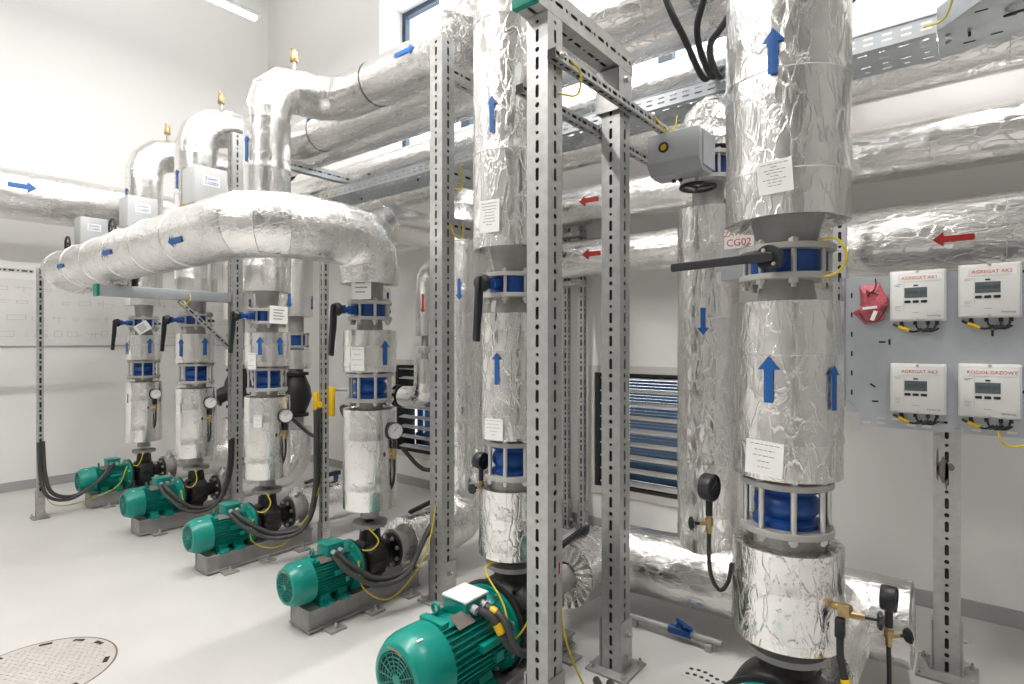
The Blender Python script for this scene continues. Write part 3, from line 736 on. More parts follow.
    for q in range(5):
        a0 = R(66 + q * 7); a1 = R(66 + (q + 1) * 7)
        P = lambda a, r_: c(y0 - .0215) + V((math.cos(a) * r_, 0, math.sin(a) * r_))
        i_ = mb.add([P(a0, rr * .97), P(a1, rr * .97), P(a1, rr * .93), P(a0, rr * .93)]); mb.face((i_, i_ + 1, i_ + 2, i_ + 3))
    mb.build('rotation_sticker', M['orange'], o)
    mb = MB(); rr = Rc + .0012
    for (a, w_) in ((66, .016),):
        P = lambda t, y: V((math.cos(R(t)) * rr, y, z + math.sin(R(t)) * rr))
        i_ = mb.add([P(a, y0 + .05), P(a + 3, y0 + .05), P(a + 3, y0 + .05 + w_ * k * 1.4), P(a, y0 + .05 + w_ * k * 1.4)]); mb.face((i_, i_ + 1, i_ + 2, i_ + 3))
    mb.build('maker_mark', M['white'], o)
    # wet end
    zf = .50 if A else .53
    mb = MB(); yv = -.015 if A else -.02
    rl = rv * .9
    mb.lathe(c(yf + .05), (0, 1, 0), [(0, 0), (Rf * .58, 0), (Rf * .5, .03), (rv * .55, .05), (rv * .55, abs(yf + .05) * .4 + .03)], 28)
    mb.lathe(c(-.085 * k), (0, 1, 0), [(0, 0), (rl * .8, 0), (rl, .02 * k), (rl * 1.05, .05 * k), (rl * 1.05, .11 * k), (rl * .85, .15 * k), (rl * .5, .17 * k), (.06, .175 * k), (.055, .22), (0, .22)], 36)
    mb.lathe((0, 0, z), (0, 0, 1), [(.08 * k, 0), (.066 * k, rv * .9), (.06, zf - z - .03), (0, zf - z - .03)], 28)
    mb.box((0, -.02, hb + (z - rv - hb) / 2 + .02), (.16 * k, .09, max(.05, z - rv * .8 - hb))); 
    for q in range(5):
        a = R(-60 + q * 30); mb.box(c(-.03) + V((math.cos(a), 0, math.sin(a))) * rl, (.02, .12 * k, .012), Matrix.Rotation(-a, 3, 'Y'))
    mb.build('pump_casing', M['black'], o, angle=45)
    MB().lathe((0, 0, zf - .03), (0, 0, 1), [(.03, 0), (.106 * (1 if A else 1.25), 0), (.106 * (1 if A else 1.25), .022), (.03, .022)], 32).build('discharge_flange', M['steel'], o)
    MB().ring(c(-.135 * k if A else -.15), c(-.105 * k if A else -.11), .075 * k, .05 * k, 28).build('coupling_guard', M['bolt'], o)
    ys = .15
    MB().lathe(c(ys), (0, 1, 0), [(.03, 0), (.108, 0), (.108, .022), (.03, .022)], 32).build('suction_flange', M['black'], o)
    for q in range(8):
        a = 2 * PI * (q + .5) / 8; MB().bolt(c(ys) + V((math.cos(a), 0, math.sin(a))) * .088, (0, -1, 0), .011, .014).build('flange_bolt', M['bolt'], o)
    for q in range(8):
        a = 2 * PI * (q + .5) / 8; MB().bolt(V((math.cos(a) * .088, math.sin(a) * .088, zf - .03)), (0, 0, -1), .011, .012).build('flange_bolt', M['bolt'], o)
    return o
def make_base(A, label, loc):
    o = thing('steel_plinth', label, 'pump plinth', loc, 'steel pump plinths'); w = .21 if A else .30; L = .80 if A else 1.0; y0 = -.48 if A else -.66; h = .13 if A else .075
    mb = MB(); yc = y0 + L / 2
    mb.box((0, yc, h - .005), (w, L, .01)); mb.box((0, yc, .017), (w, L, .01))
    for s in (-1, 1): mb.box((s * (w / 2 - .022), yc, h / 2), (.01, L, h - .02))
    mb.box((0, y0 + .008, h / 2 + .005), (w - .02, .01, h - .03)); mb.build('beam', M['steel'], o)
    for s in (-1, 1):
        for yy in (y0 + .13, y0 + L * .5, y0 + L - .12):
            ap = MB().box((s * (w / 2 + .02), yy, .006), (.13, .10, .012), bev=.002).build('anchor_plate', M['steel'], o)
            MB().bolt((s * (w / 2 + .05), yy, .012), (0, 0, 1), .012, .012, .02).build('anchor_bolt', M['bolt'], ap)
    return o
pA = make_pump(True, 'green motor pump on a steel plinth, %s' % WHOS[0], (XS[0], YC, 0)); bA = make_base(True, 'grey steel plinth under the %s' % WHOS[0], (XS[0], YC, 0))
for i in (1, 2, 3):
    dup(pA, (XS[i], YC, 0), 'green motor pump on a steel plinth, %s' % WHOS[i]); dup(bA, (XS[i], YC, 0), 'grey steel plinth under the %s' % WHOS[i])
pB = make_pump(False, 'large green motor pump with white terminal lid, fifth from the left wall', (XS[4], YC, 0)); bB = make_base(False, 'low steel plinth under the large fifth pump', (XS[4], YC, 0))
dup(pB, (XS[5], YC, 0), 'big black pump casing cut off by the bottom edge under the sixth column'); dup(bB, (XS[5], YC, 0), 'low steel plinth under the sixth pump at the right')

# ------------------------------------------------------------------ suction side
ZS = .285; YR = 3.17; RS = .165
def suction_neck(o, x, z=ZS):
    l = V(o.location)
    mb = MB(); mb.lathe(V((x, YC + .173, z)) - l, (0, 1, 0), [(.03, 0), (.108, 0), (.108, .022), (.075, .024), (.072, .10), (.0, .10)], 28); mb.build('neck_flange', M['flange'], o)
SUC = []
for i in range(4):
    x = XS[i]; o = thing('suction_pipe', 'foil-clad suction pipe rising behind the %s' % WHOS[i], 'pipe', (x, YR, .12), 'foil-clad suction pipes'); SUC.append(o)
    suction_neck(o, x)
    S = lambda y, z=ZS: V((x, y, z)); kw = dict(seed=20 + i, rad=.24, seg=4, amp=.008)
    if i < 3:
        foilpart('lower_insulation', [S(2.45), S(YR), S(YR, .72)], RS, o, end0=.07, end1=.08, **kw)
        foilpart('middle_insulation', [S(YR, 1.33), S(YR, 1.52)], .15, o, end0=.08, end1=.08, m='foil_smooth', seams=.1, **{k: v for k, v in kw.items() if k != 'rad'})
        foilpart('upper_insulation', [S(YR, 1.86), S(YR, 2.69), S(3.76, 2.69)], RS, o, end0=.08, end1=.09, m='foil_smooth', seams=.35, **kw)
        for z0, z1 in ((.70, .84), (1.29, 1.34), (1.51, 1.545), (1.69, 1.87)): MB().cyl(V((0, 0, z0 - .12)), V((0, 0, z1 - .12)), .075, n=24).build('pipe_neck', M['steel'], o)
    else:
        foilpart('insulation', [S(2.45), S(YR - .07), S(YR - .07, 2.69), S(3.76, 2.69)], RS, o, end0=.07, end1=.09, seams=.36, step=.04, m='foil', **kw)
for i, nm in ((0, 'first'), (1, 'second'), (2, 'third')):
    x = XS[i]
    o = thing('strainer', 'black strainer body on the suction riser of the %s pump' % nm, 'strainer', (x, YR, .84), 'black strainers')
    MB().lathe((0, 0, 0), (0, 0, 1), [(.05, 0), (.125, 0), (.125, .03), (.09, .03), (.13, .12), (.155, .2), (.14, .3), (.09, .42), (.125, .42), (.125, .45), (.05, .45)], 32).build('body', M['black'], o, angle=40)
    MB().cyl((0, -.08, .20), (-.03, -.22, .13), .085, n=24).build('strainer_neck', M['black'], o); MB().lathe((-.03, -.22, .13), (-.03, -.14, -.07), [(0, 0), (.105, 0), (.105, .025), (0, .025)], 24).build('cover', M['black'], o)
    o = thing('butterfly_valve', 'small blue valve on the suction riser behind the %s pump' % nm, 'valve', (x, YR, 1.545), 'blue valves on suction risers')
    for z in (0, .125): MB().lathe((0, 0, z), (0, 0, 1), [(.05, 0), (.13, 0), (.13, .02), (.05, .02), (.05, 0)], 28).build('flange', M['flange'], o)
    MB().lathe((0, 0, .02), (0, 0, 1), [(.05, 0), (.092, 0), (.092, .105), (.05, .105)], 28).build('body', M['blue'], o)
    for k in range(6):
        a = 2 * PI * k / 6; p = V((math.cos(a), math.sin(a), 0)) * .112; MB().cyl(p + V((0, 0, -.012)), p + V((0, 0, .158)), .009, n=8).build('bolt', M['bolt'], o)
    MB().cyl((-.09, 0, .07), (-.17, 0, .07), .013, n=10).build('stem', M['blue'], o)
for (phi, z, i, up) in ((18.6, 1.96, 2, -1), (-52, 2.02, 1, -1), (37.8, 2.0, 1, -1), (23.8, 2.02, 0, -1)):
    decal_arrow(SUC[i], (XS[i], YR, 0), UP, UX, RS, R(phi), z, .15, .06, M['bluepaint'], up)
decal_arrow(SUC[3], (XS[3], YR - .07, 0), UP, UX, RS, R(-73), 1.98, .15, .055, M['bluepaint'], -1)
# joined suction header of pumps five and six
o = thing('suction_header', 'thick foil-clad suction header along the floor joining fifth and sixth pumps', 'pipe', (-1.14, YR, .12)); HD = o
suction_neck(o, XS[4]); suction_neck(o, XS[5])
foilpart('insulation', [(XS[4], 2.66, .30), (XS[4], 3.12, .30), (-.20, 3.12, .33)], .188, o, rad=.26, seg=3, amp=.018, seed=31, end0=.07, end1=.0, step=.03, m='foil_x')
foilpart('branch_insulation', [(XS[5], 2.46, ZS + .02), (XS[5], 3.05, .32)], .178, o, amp=.015, seed=32, end0=.07, step=.03, m='foil_y')
for q in (XS[4],): MB().cyl(V((q, 2.44, ZS)) - V(o.location), V((q, 2.68, ZS)) - V(o.location), .072, n=24).build('pipe_neck', M['flange'], o)
o = thing('suction_riser', 'tall foil-clad riser with down arrow standing left of the sixth pump column', 'pipe', (-1.14, YR, .455)); V1 = o
foilpart('insulation', [(-1.14, YR, .34), (-1.14, YR, 2.335)], RS, o, amp=.014, seed=33, end1=.08, seams=.37, step=.03)
MB().cyl((0, 0, 1.87), (0, 0, 2.03), .085, n=28).build('pipe_neck', M['steel'], o)
foilpart('upper_insulation', [(-1.14, YR, 2.66), (-1.14, YR, 2.87), (-1.14, 3.74, 2.87)], .155, o, m='foil_crumpled', rad=.18, amp=.05, seed=35, end0=.08)
decal_arrow(o, (-1.14, YR, 0), UP, UX, RS, R(-79), 1.71, .145, .062, M['bluepaint'], -1)
o = thing('butterfly_valve', 'blue valve under the grey actuator on the tall riser', 'valve', (-1.14, YR, 2.485))
for z in (0, .13): MB().lathe((0, 0, z), (0, 0, 1), [(.05, 0), (.15, 0), (.15, .022), (.05, .022), (.05, 0)], 32).build('flange', M['flange'], o)
MB().lathe((0, 0, .022), (0, 0, 1), [(.05, 0), (.105, 0), (.105, .108), (.05, .108)], 30).build('body', M['blue'], o)
for k in range(8):
    a = 2 * PI * k / 8; p = V((math.cos(a), math.sin(a), 0)) * .13; MB().cyl(p + V((0, 0, -.012)), p + V((0, 0, .165)), .009, n=8).build('bolt', M['bolt'], o)
MB().cyl((0, -.10, .07), (0, -.25, .07), .02, n=12).build('stem', M['blue'], o)

def actuator(loc, label, rz, handwheel=True, txt=None, big=1., side=False):
    o = thing('actuator', label, 'valve actuator', loc, 'grey valve actuators', rz)
    w, d, h = .20 * big, .22 * big, .25 * big
    mb = MB(); mb.box((0, 0, 0), (w, d, h), bev=.008)
    mb.build('housing', M['greylight'] if not side else M['grey'], o)
    mb = MB(); mb.box((0, 0, -h / 2 - .035), (w * .8, d * .8, .07), bev=.01); mb.build('gearbox', M['greylight'] if not side else M['grey'], o)
    MB().box((0, 0, -h / 2 - .001), (w * 1.04, d * 1.04, .008)).build('seam', M['grey'], o)
    if txt:
        lp = MB().box((w / 2 + .001, 0, .03 * big), (.002, .11, .07)).build('label_plate', M['white'], o)
        for k, t in enumerate(txt): text('label_text', t, .032, M['blueink'], lp, (w / 2 + .003, 0, .03 * big + .016 - k * .032), (0, 1, 0), (0, 0, 1))
    if handwheel:
        hc = V((-.02, -d / 2 - .07, -h / 2 - .02)); mb = MB(); mb.torus(hc, (0, 1, 0), .075, .009, 24, 8)
        for k in range(3):
            a = 2 * PI * k / 3 + .3; mb.tube([hc, hc + V((math.cos(a), 0, math.sin(a))) * .075], .007, 6)
        mb.build('handwheel', M['plastic'], o); MB().cyl(hc, hc + V((0, .08, 0)), .012, n=10).build('shaft', M['bolt'], o)
    else: MB().cyl((-.03, -d / 2 - .03, -h / 2 - .02), (-.03, -d / 2 + .04, -h / 2 - .02), .018, n=12).build('shaft', M['brass'], o)
    return o
for i in range(3):
    a = actuator((XS[i] + .02, 1.74, 2.665), 'light grey valve actuator box with white label on the %s riser from the left' % ORD[i], 0, i < 2, ('Zawór', 'CG00%d' % (i + 1)))
    MB().cyl((-.02, .08, -.14), (-.02, .31, -.14), .03, n=14).build('drive_shaft', M['blue'], a)
# actuator on the tall riser
o = thing('actuator', 'grey valve actuator with round yellow sight glass at the tall riser', 'valve actuator', (-1.15, 2.80, 2.555), 'grey valve actuators')
mb = MB(); mb.box((0, 0, .02), (.27, .20, .15), bev=.008)
mb.prism((-.135, -.10, -.055), (0, 1, 0), (0, 0, 1), (1, 0, 0), [(0, .0), (.2, .0), (.17, -.055), (.045, -.055)], .27); mb.build('housing', M['grey'], o)
MB().lathe((-.045, -.10, .02), (0, -1, 0), [(0, 0), (.026, 0), (.026, .006), (.018, .008), (.018, .002), (0, .002)], 24).build('sight_glass_rim', M['plastic'], o); MB().lathe((-.045, -.103, .02), (0, -1, 0), [(0, 0), (.017, 0), (.012, .003), (0, .003)], 20).build('sight_glass', M['yellow'], o)
MB().box((.138, .02, .0), (.008, .16, .17)).build('side_plate', M['zincd'], o)
hc = V((.05, .11, -.15)); mb = MB(); mb.torus(hc, (0, 0, 1), .085, .010, 28, 8)
for k in range(3): a = 2 * PI * k / 3; mb.tube([hc, hc + V((math.cos(a), math.sin(a), 0)) * .085], .007, 6)
mb.build('handwheel', M['plastic'], o); MB().cyl(hc, hc + V((0, 0, .12)), .012, n=10).build('shaft', M['bolt'], o)
for dx in (-.05, -.015): MB().cyl((dx, .04, -.085), (dx, .04, -.125), .011, n=8).build('cable_gland', M['plastic'], o)
MB().cyl((0, .1, .0), (.02, .2, .02), .03, n=14).build('drive_shaft', M['plastic'], o)
# small grey actuator with red lettering behind the sixth column
o = thing('actuator', 'flat grey actuator with red lettered white label behind the sixth column valve', 'valve actuator', (-.785, 2.62, 2.0), 'grey valve actuators')
MB().box((0, 0, 0), (.17, .09, .25), bev=.006).build('housing', M['grey'], o)
MB().cyl((-.04, .04, 0), (-.20, .42, -.0), .016, n=10).build('bracket_arm', M['zinc'], o)
lp = MB().box((-.005, -.0465, .055), (.125, .002, .085)).build('label_plate', M['white'], o)
text('label_text', 'ZAWÓR', .034, M['orange'], lp, (-.005, -.0485, .077), (1, 0, 0), (0, 0, 1)); text('label_text', 'CG02', .044, M['redink'], lp, (-.005, -.0485, .037), (1, 0, 0), (0, 0, 1))

# levers on suction insulation
def sidelever(i, label, y=2.78):
    x = XS[i]; o = thing('lever_valve', label, 'lever valve', (x, y, ZS + RS + .003), 'black levers on suction pipes')
    MB().cyl((0, 0, -.01), (0, 0, .05), .022, n=14).build('stem', M['blue'], o)
    MB().prism((0, .03, .045), (0, -1, 0), (0, 0, 1), (1, 0, 0), [(0, -.012), (0, .022), (.05, .025), (.14, .014), (.32, -.012), (.33, -.03), (.31, -.034), (.13, -.012), (.05, -.01)], .028).build('lever', M['plastic'], o, bevel=.004)
for i in range(5): sidelever(i, 'black lever on the suction pipe of the %s' % WHOS[i], 2.80 if i < 4 else 2.86)

# ------------------------------------------------------------------ long horizontal pipes
def runpipe(label, pts, r, cat='pipe', m='foil', name='header_pipe', **kw):
    o = thing(name, label, cat, V(pts[0])); foilpart('insulation', pts, r, o, m=m, **kw); return o
x_end = XR - .02
pipeF = runpipe('foil pipe from the third riser running right and turning up by the middle post', [(-3.54, 2.75, 3.58), (-2.60, 2.75, 3.58), (-2.60, 2.75, 5.28)], .165, rad=.27, m='foil_x', seed=41, amp=.008, seams=.6)
sl = MB(); sleeve(sl, local([(-2.83, 2.75, 3.585), (-2.60, 2.75, 3.585), (-2.60, 2.75, 4.1)], pipeF.location), .176, rad=.22, amp=.055, seed=42, step=.02, n=60); sl.build('crumpled_elbow_wrap', M['foil_crumpled'], pipeF, angle=60)
pipeG = runpipe('foil pipe from the second riser running right below the ribbon window', [(-4.79, 3.08, 3.58), (XS[5] - .4, 3.08, 3.58), (XS[5] - .4, 3.08, 5.28)], .165, rad=.3, seed=43, amp=.009, m='foil_x')
pipeH = runpipe('slimmer foil pipe from the first riser running right, rearmost under the window', [(-6.04, 3.40, 3.58), (-1.0, 3.40, 3.545), (-1.0, 4.24, 3.545)], .125, rad=.2, seed=44, amp=.009, m='foil_x')
pipeD = runpipe('foil header pipe just above the cable tray on the back wall', [(-6.9, 3.90, 3.45), (-.8, 3.90, 3.45), (-.8, 4.24, 3.45)], .155, rad=.2, seed=45, amp=.010, m='foil_x')
pipeC = runpipe('foil header pipe just under the cable tray on the back wall', [(-6.1, 3.87, 3.14), (x_end, 3.87, 3.14)], .145, seed=46, amp=.010, m='foil_x')
pipeA = runpipe('foil header pipe with a red arrow, upper of the two at the twin wall posts', [(-5.4, 3.93, 2.69), (x_end, 3.93, 2.69)], .152, seed=47, amp=.010, seams=.9, m='foil_x')
pipeB = runpipe('foil pipe with a red arrow, lower of the two at the twin wall posts', [(-2.86, 4.24, 2.27), (-2.86, 3.9, 2.27), (-1.14, 3.9, 2.27), (-1.14, 3.30, 2.27)], .148, rad=.2, seed=48, amp=.009, seams=.5, m='foil_x')
pipeR = runpipe('thick foil pipe with a red arrow behind the meter panel at right', [(-.66, 4.24, 2.15), (-.66, 3.88, 2.15), (x_end, 3.88, 2.15)], .225, rad=.26, seed=49, amp=.014, seams=.5, m='foil_x')
pipeW = runpipe('thick foil pipe with a blue arrow high along the left wall', [(-7.42, -4.58, 3.07), (-7.42, 3.87, 3.07), (-6.12, 3.87, 3.13)], .25, rad=.42, seed=50, amp=.010, seams=.6, m='foil_y')
decal_arrow(pipeW, (-7.42, 0, 3.07), (0, 1, 0), (1, 0, 0), .252, R(-10), 1.33, .22, .12, M['bluepaint'])
decal_arrow(pipeF, (0, 2.75, 3.567), (1, 0, 0), (0, -1, 0), .168, R(-10), -3.03, .20, .085, M['bluepaint'])
decal_arrow(pipeG, (0, 3.08, 3.58), (1, 0, 0), (0, -1, 0), .168, R(-35), -4.72, .22, .085, M['bluepaint'])
decal_arrow(pipeA, (0, 3.93, 2.69), (-1, 0, 0), (0, -1, 0), .154, R(0), 2.28, .17, .085, M['redpaint'])
decal_arrow(pipeB, (0, 3.90, 2.27), (-1, 0, 0), (0, -1, 0), .150, R(0), 2.24, .16, .085, M['redpaint'])
decal_arrow(pipeR, (0, 3.88, 2.15), (-1, 0, 0), (0, -1, 0), .228, R(-6), .065, .17, .075, M['redpaint'])
# thin return pipe with red arrow by the left louvre
o = thing('return_pipe', 'thin foil return pipe with red down arrow in front of the left louvre', 'pipe', (-3.93, 3.6, 1.0))
foilpart('upper_insulation', [(-3.93, 3.6, 1.66), (-3.93, 3.6, 2.27), (-3.40, 3.6, 2.27), (-3.40, 3.78, 2.27)], .085, o, rad=.14, m='foil_smooth', seed=55, end0=.03, n=28)
foilpart('lower_insulation', [(-3.93, 3.6, 1.44), (-3.93, 3.6, 1.08), (-4.22, 3.6, 1.08)], .10, o, rad=.14, m='foil_smooth', seed=56, end0=.03, end1=.04, n=28)
MB().cyl((0, 0, .43), (0, 0, .67), .032, n=16).build('pipe_neck', M['steel'], o)
MB().box((0, 0, .53), (.09, .09, .06), bev=.01).build('valve_body', M['flange'], o)
MB().lathe((-.28, 0, .08), (-1, 0, 0), [(0, 0), (.05, 0), (.05, .03), (.11, .03), (.11, .05), (.05, .055), (.05, .075), (.11, .08), (.11, .10), (.07, .11), (.07, .26), (0, .26)], 24).build('flanged_valve', M['black'], o)
decal_arrow(o, (-3.93, 3.6, 0), UP, UX, .086, R(-55), 1.95, .17, .05, M['redpaint'], -1)
o = thing('wall_pipe', 'thin bare steel cross pipe behind the fourth pump joining the yellow clamp', 'pipe', (-3.78, 2.52, 1.24))
MB().tube([(0, 0, 0), (.32, .12, 0), (.50, .18, 0)], .014, 10).build('tube', M['steel'], o); MB().cyl((.22, .08, 0), (.26, .095, 0), .022, n=10).build('coupling', M['brass'], o)
o = thing('cable_clamp', 'yellow clamp plates either side of the slim post', 'clamp', (-3.80, 2.46, 1.13))
for s, h in ((-1, .14), (1, .22)): MB().box((s * .06 * .8, s * .06 * .6, .02), (.045, .03, h), bev=.004).build('plate', M['yellow'], o)
MB().box((0, -.033, .0), (.06, .012, .04)).build('bridge', M['yellow'], o)

# pipe hangers on wall posts
for (x, y, z, nm) in ((-2.64, 4.06, 2.47, 'between the two red arrowed pipes'), (-2.64, 4.06, 2.06, 'under the lower red arrowed pipe')):
    o = thing('pipe_bracket', 'small steel pipe bracket on the twin wall posts %s' % nm, 'bracket', (x, y, z))
    MB().box((0, 0, .03), (.26, .10, .04), bev=.003).build('bar', M['zinc'], o); MB().bolt((.05, -.05, .03), (0, -1, 0), .014, .02).build('bolt', M['bolt'], o)

# brass air vents on the goosenecks
def airvent(loc, label):
    o = thing('air_vent', label, 'air vent', loc, 'brass air vents')
    MB().cyl((0, 0, 0), (0, 0, .07), .014, n=12).build('stem', M['flange'], o)
    mb = MB(); mb.lathe((0, 0, .07), (0, 0, 1), [(0, 0), (.03, 0), (.033, .02), (.027, .025), (.027, .07), (.022, .085), (.0, .085)], 16); mb.build('valve_body', M['brass'], o)
    MB().tube([(0, 0, .13), (0, 0, .165), (-.03, -.01, .185)], .008, 8).build('spout', M['brass'], o)
for i, (dy, k) in enumerate(((.22, 'farthest'), (.22, 'middle'), (.22, 'nearest'))): airvent((XS[i], YC + dy, 3.738), 'small brass air vent on top of the %s gooseneck pipe' % k)

# ------------------------------------------------------------------ cable tray
o = thing('cable_tray', 'long perforated galvanised cable tray across the back between the pipes', 'cable tray', (-2.7, 3.48, 3.05)); l = V(o.location)
x0, x1 = -5.9, -.12; mb = MB()
mb.perf(V((x0, 3.32, 3.05)) - l, (1, 0, 0), (0, 1, 0), x1 - x0, .32, [.05, .12, .20, .27], 66, lambda k, r: (.022, .006) if (k + r) % 2 == 0 else (.012, .006))
mb.build('bottom', M['zincd'], o)
for y, s in ((3.32, 'near'), (3.64, 'far')):
    mb = MB(); mb.perf(V((x0, y, 3.05)) - l, (1, 0, 0), (0, 0, 1), x1 - x0, .085, [.030, .058], 74, lambda k, r: (.022, .0055)); mb.box(V(((x0 + x1) / 2, y, 3.137)) - l, (x1 - x0, .012, .004)); mb.build('side_rail', M['zincd'], o)
for k in range(7):
    p = V((x0 + .2 + k * .95, 3.40 + .1 * (k % 2), 3.044)) - l; MB().cyl(p, p + V((0, 0, -.02)), .007, n=6).build('cable_tie', M['plastic'], o)
o = thing('cable_tray', 'solid flared tray section with upturned side at top right', 'cable tray', (.6, 3.4, 3.05)); l = V(o.location)
mb = MB(); pts = [(-.118, 3.32), (-.05, 3.24), (.03, 3.14), (.16, 3.10), (3.2, 3.10), (3.2, 3.56), (.20, 3.56), (.08, 3.575), (-.02, 3.625), (-.118, 3.64)]
i_ = mb.add([V((x, y, 3.048)) - l for x, y in pts]); mb.face(range(i_, i_ + 10)); i_ = mb.add([V((x, y, 3.051)) - l for x, y in pts]); mb.face(range(i_, i_ + 10)); mb.build('bottom', M['zincd'], o)
mb = MB()
for (a, b) in ((0, 1), (1, 2), (2, 3), (3, 4), (5, 6), (6, 7), (7, 8), (8, 9)):
    A_, B_ = V((*pts[a], 3.05)) - l, V((*pts[b], 3.05)) - l; q = (B_ - A_)
    mb.box((A_ + B_) / 2 + V((0, 0, .055)), (q.length, .003, .11), Matrix.Rotation(math.atan2(q.y, q.x), 3, 'Z'))
mb.build('side_rail', M['zincd'], o)
mb = MB()
for (x, y) in ((.0, 3.52), (.10, 3.50), (.22, 3.48), (.04, 3.22), (.30, 3.40), (.34, 3.22)): mb.box(V((x, y, 3.0465)) - l, (.045, .008, .002))
mb.build('slot_mark', M['dark'], o)
mb = MB(); mb.tube(catmull([V((.16, 3.34, 3.046)) - l, V((.12, 3.30, 3.03)) - l, V((.18, 3.29, 3.03)) - l, V((.20, 3.34, 3.045)) - l], 6), .006, 6); mb.tube([V((.19, 3.34, 3.045)) - l, V((.20, 3.37, 3.0)) - l], .006, 6); mb.build('cable_tie', M['plastic'], o)
for dy in (3.38, 3.46): MB().bolt(V((-.08, dy, 3.046)) - l, (0, 0, -1), .009, .008).build('bolt', M['bolt'], o)
o = thing('strut_rail', 'short slotted hanger rail crossing in front of the flared tray at top right', 'rail', (.4, 3.05, 3.12))
strut('profile', (-.02, 3.05, 3.14), (1.3, 3.05, 3.14), .06, o, .05, pitch=.06)
o = thing('strut_rail', 'dark channel under the flared tray at the right edge', 'rail', (.27, 3.5, 2.99))
MB().box((.04, .0, .025), (.08, .36, .05), bev=.004).build('channel', M['zincd'], o)

# cables dropping into the tray
def cable(label, pts, r, m='rubber', cat='cable', group=None, k=10, n=10, name='cable', rfun=None):
    o = MB().tube(local(catmull(pts, k), pts[0]), r, n, rfun).build(name, M[m]); o.location = pts[0]; return tag(o, label, cat, group)
for pts, lb in (([(-1.48, 2.72, 4.2), (-1.23, 2.78, 3.40), (-1.17, 2.90, 3.20), (-1.17, 3.18, 3.09), (-1.14, 3.30, 3.165), (-1.02, 3.40, 3.10), (-.80, 3.43, 3.072)], 'left one of three thick black cables dropping into the tray'),
                ([(-.80, 2.72, 4.2), (-.99, 2.76, 3.38), (-1.10, 2.90, 3.20), (-1.125, 3.18, 3.09), (-1.10, 3.30, 3.165), (-1.0, 3.46, 3.10), (-.80, 3.48, 3.072)], 'middle one of three thick black cables dropping into the tray'),
                ([(-.45, 2.74, 3.9), (-.88, 2.80, 3.22), (-1.04, 2.92, 3.12), (-1.08, 3.18, 3.07), (-1.06, 3.30, 3.165), (-.98, 3.50, 3.10), (-.80, 3.53, 3.072)], 'right one of three thick black cables, with yellow marker, dropping into the tray')):
    cc = cable(lb, pts, .017, group='black cables dropping to the tray')
    if lb.startswith('right'): MB().tube(local([catmull(pts, 10)[k] for k in (8, 9, 10)], pts[0]), .0195, 10).build('cable_marker', M['yellow'], cc)
cable('grey conduit slanting up at top right beside the sixth column', [(-.58, 3.6, 3.42), (-.40, 3.7, 3.62), (-.20, 3.8, 3.85)], .02, 'hose', 'conduit')

# ------------------------------------------------------------------ meter panel
o = thing('meter_panel', 'galvanised sheet panel made of a cable tray standing on edge behind the meters', 'panel', (-.1, 3.40, 1.22)); l = V(o.location)
px0, px1, pz0, pz1 = -.50, 1.05, 1.24, 1.93; mb = MB()
rng = random.Random(11)
mb.box(V(((px0 + px1) / 2, 3.40, (pz0 + pz1) / 2)) - l, (px1 - px0, .004, pz1 - pz0)); mb.build('sheet', M['zincd'], o)
mb = MB(); mb.perf(V((px0 + .06, 3.396, pz0 + .002)) - l, (1, 0, 0), (0, -.03, -1), px1 - px0 - .06, .07, [.025, .05], 24, lambda k, r: (.018, .006) if (k + r) % 3 else None); mb.build('lower_flange', M['zincd'], o)
mb = MB(); mb.perf(V((px0, 3.396, pz0 + .06)) - l, (0, 0, 1), (-.5, -1, 0), pz1 - pz0 - .06, .05, [.025], 12, lambda k, r: (.014, .006)); mb.build('side_flange', M['zincd'], o)
mb = MB(); mb.prism(V((px0, 3.3955, pz0 + .06)) - l, (1, 0, 0), (0, 0, 1), (0, -1, 0), [(0, 0), (.06, -.06), (.065, -.055), (.005, .006)], .004); mb.build('corner_lip', M['zinc'], o)
mb = MB()
for k in range(26):
    x = rng.uniform(px0 + .03, px1 - .05); z = rng.choice([pz0 + .06, pz0 + .14, pz1 - .33, pz1 - .30, pz1 - .02, pz0 + .40])
    mb.box(V((x, 3.3975, z)) - l, (.028, .003, .009), Matrix.Rotation(R(rng.choice([0, 35, -35, 90])), 3, 'Y'))
for z in [pz0 + .1 + .1 * k for k in range(6)]:
    for x in (px0 + .025, .0 + .20): mb.box(V((x, 3.3975, z)) - l, (.008, .003, .026))
mb.build('slot_mark', M['dark'], o)
p_ = thing('strut_post', 'slotted upright behind the sixth column carrying the left edge of the meter panel', 'support post', (-.535, 3.46, 1.25)); strut('profile', (-.535, 3.45, 1.26), (-.535, 3.45, 2.62), .06, p_, .04)
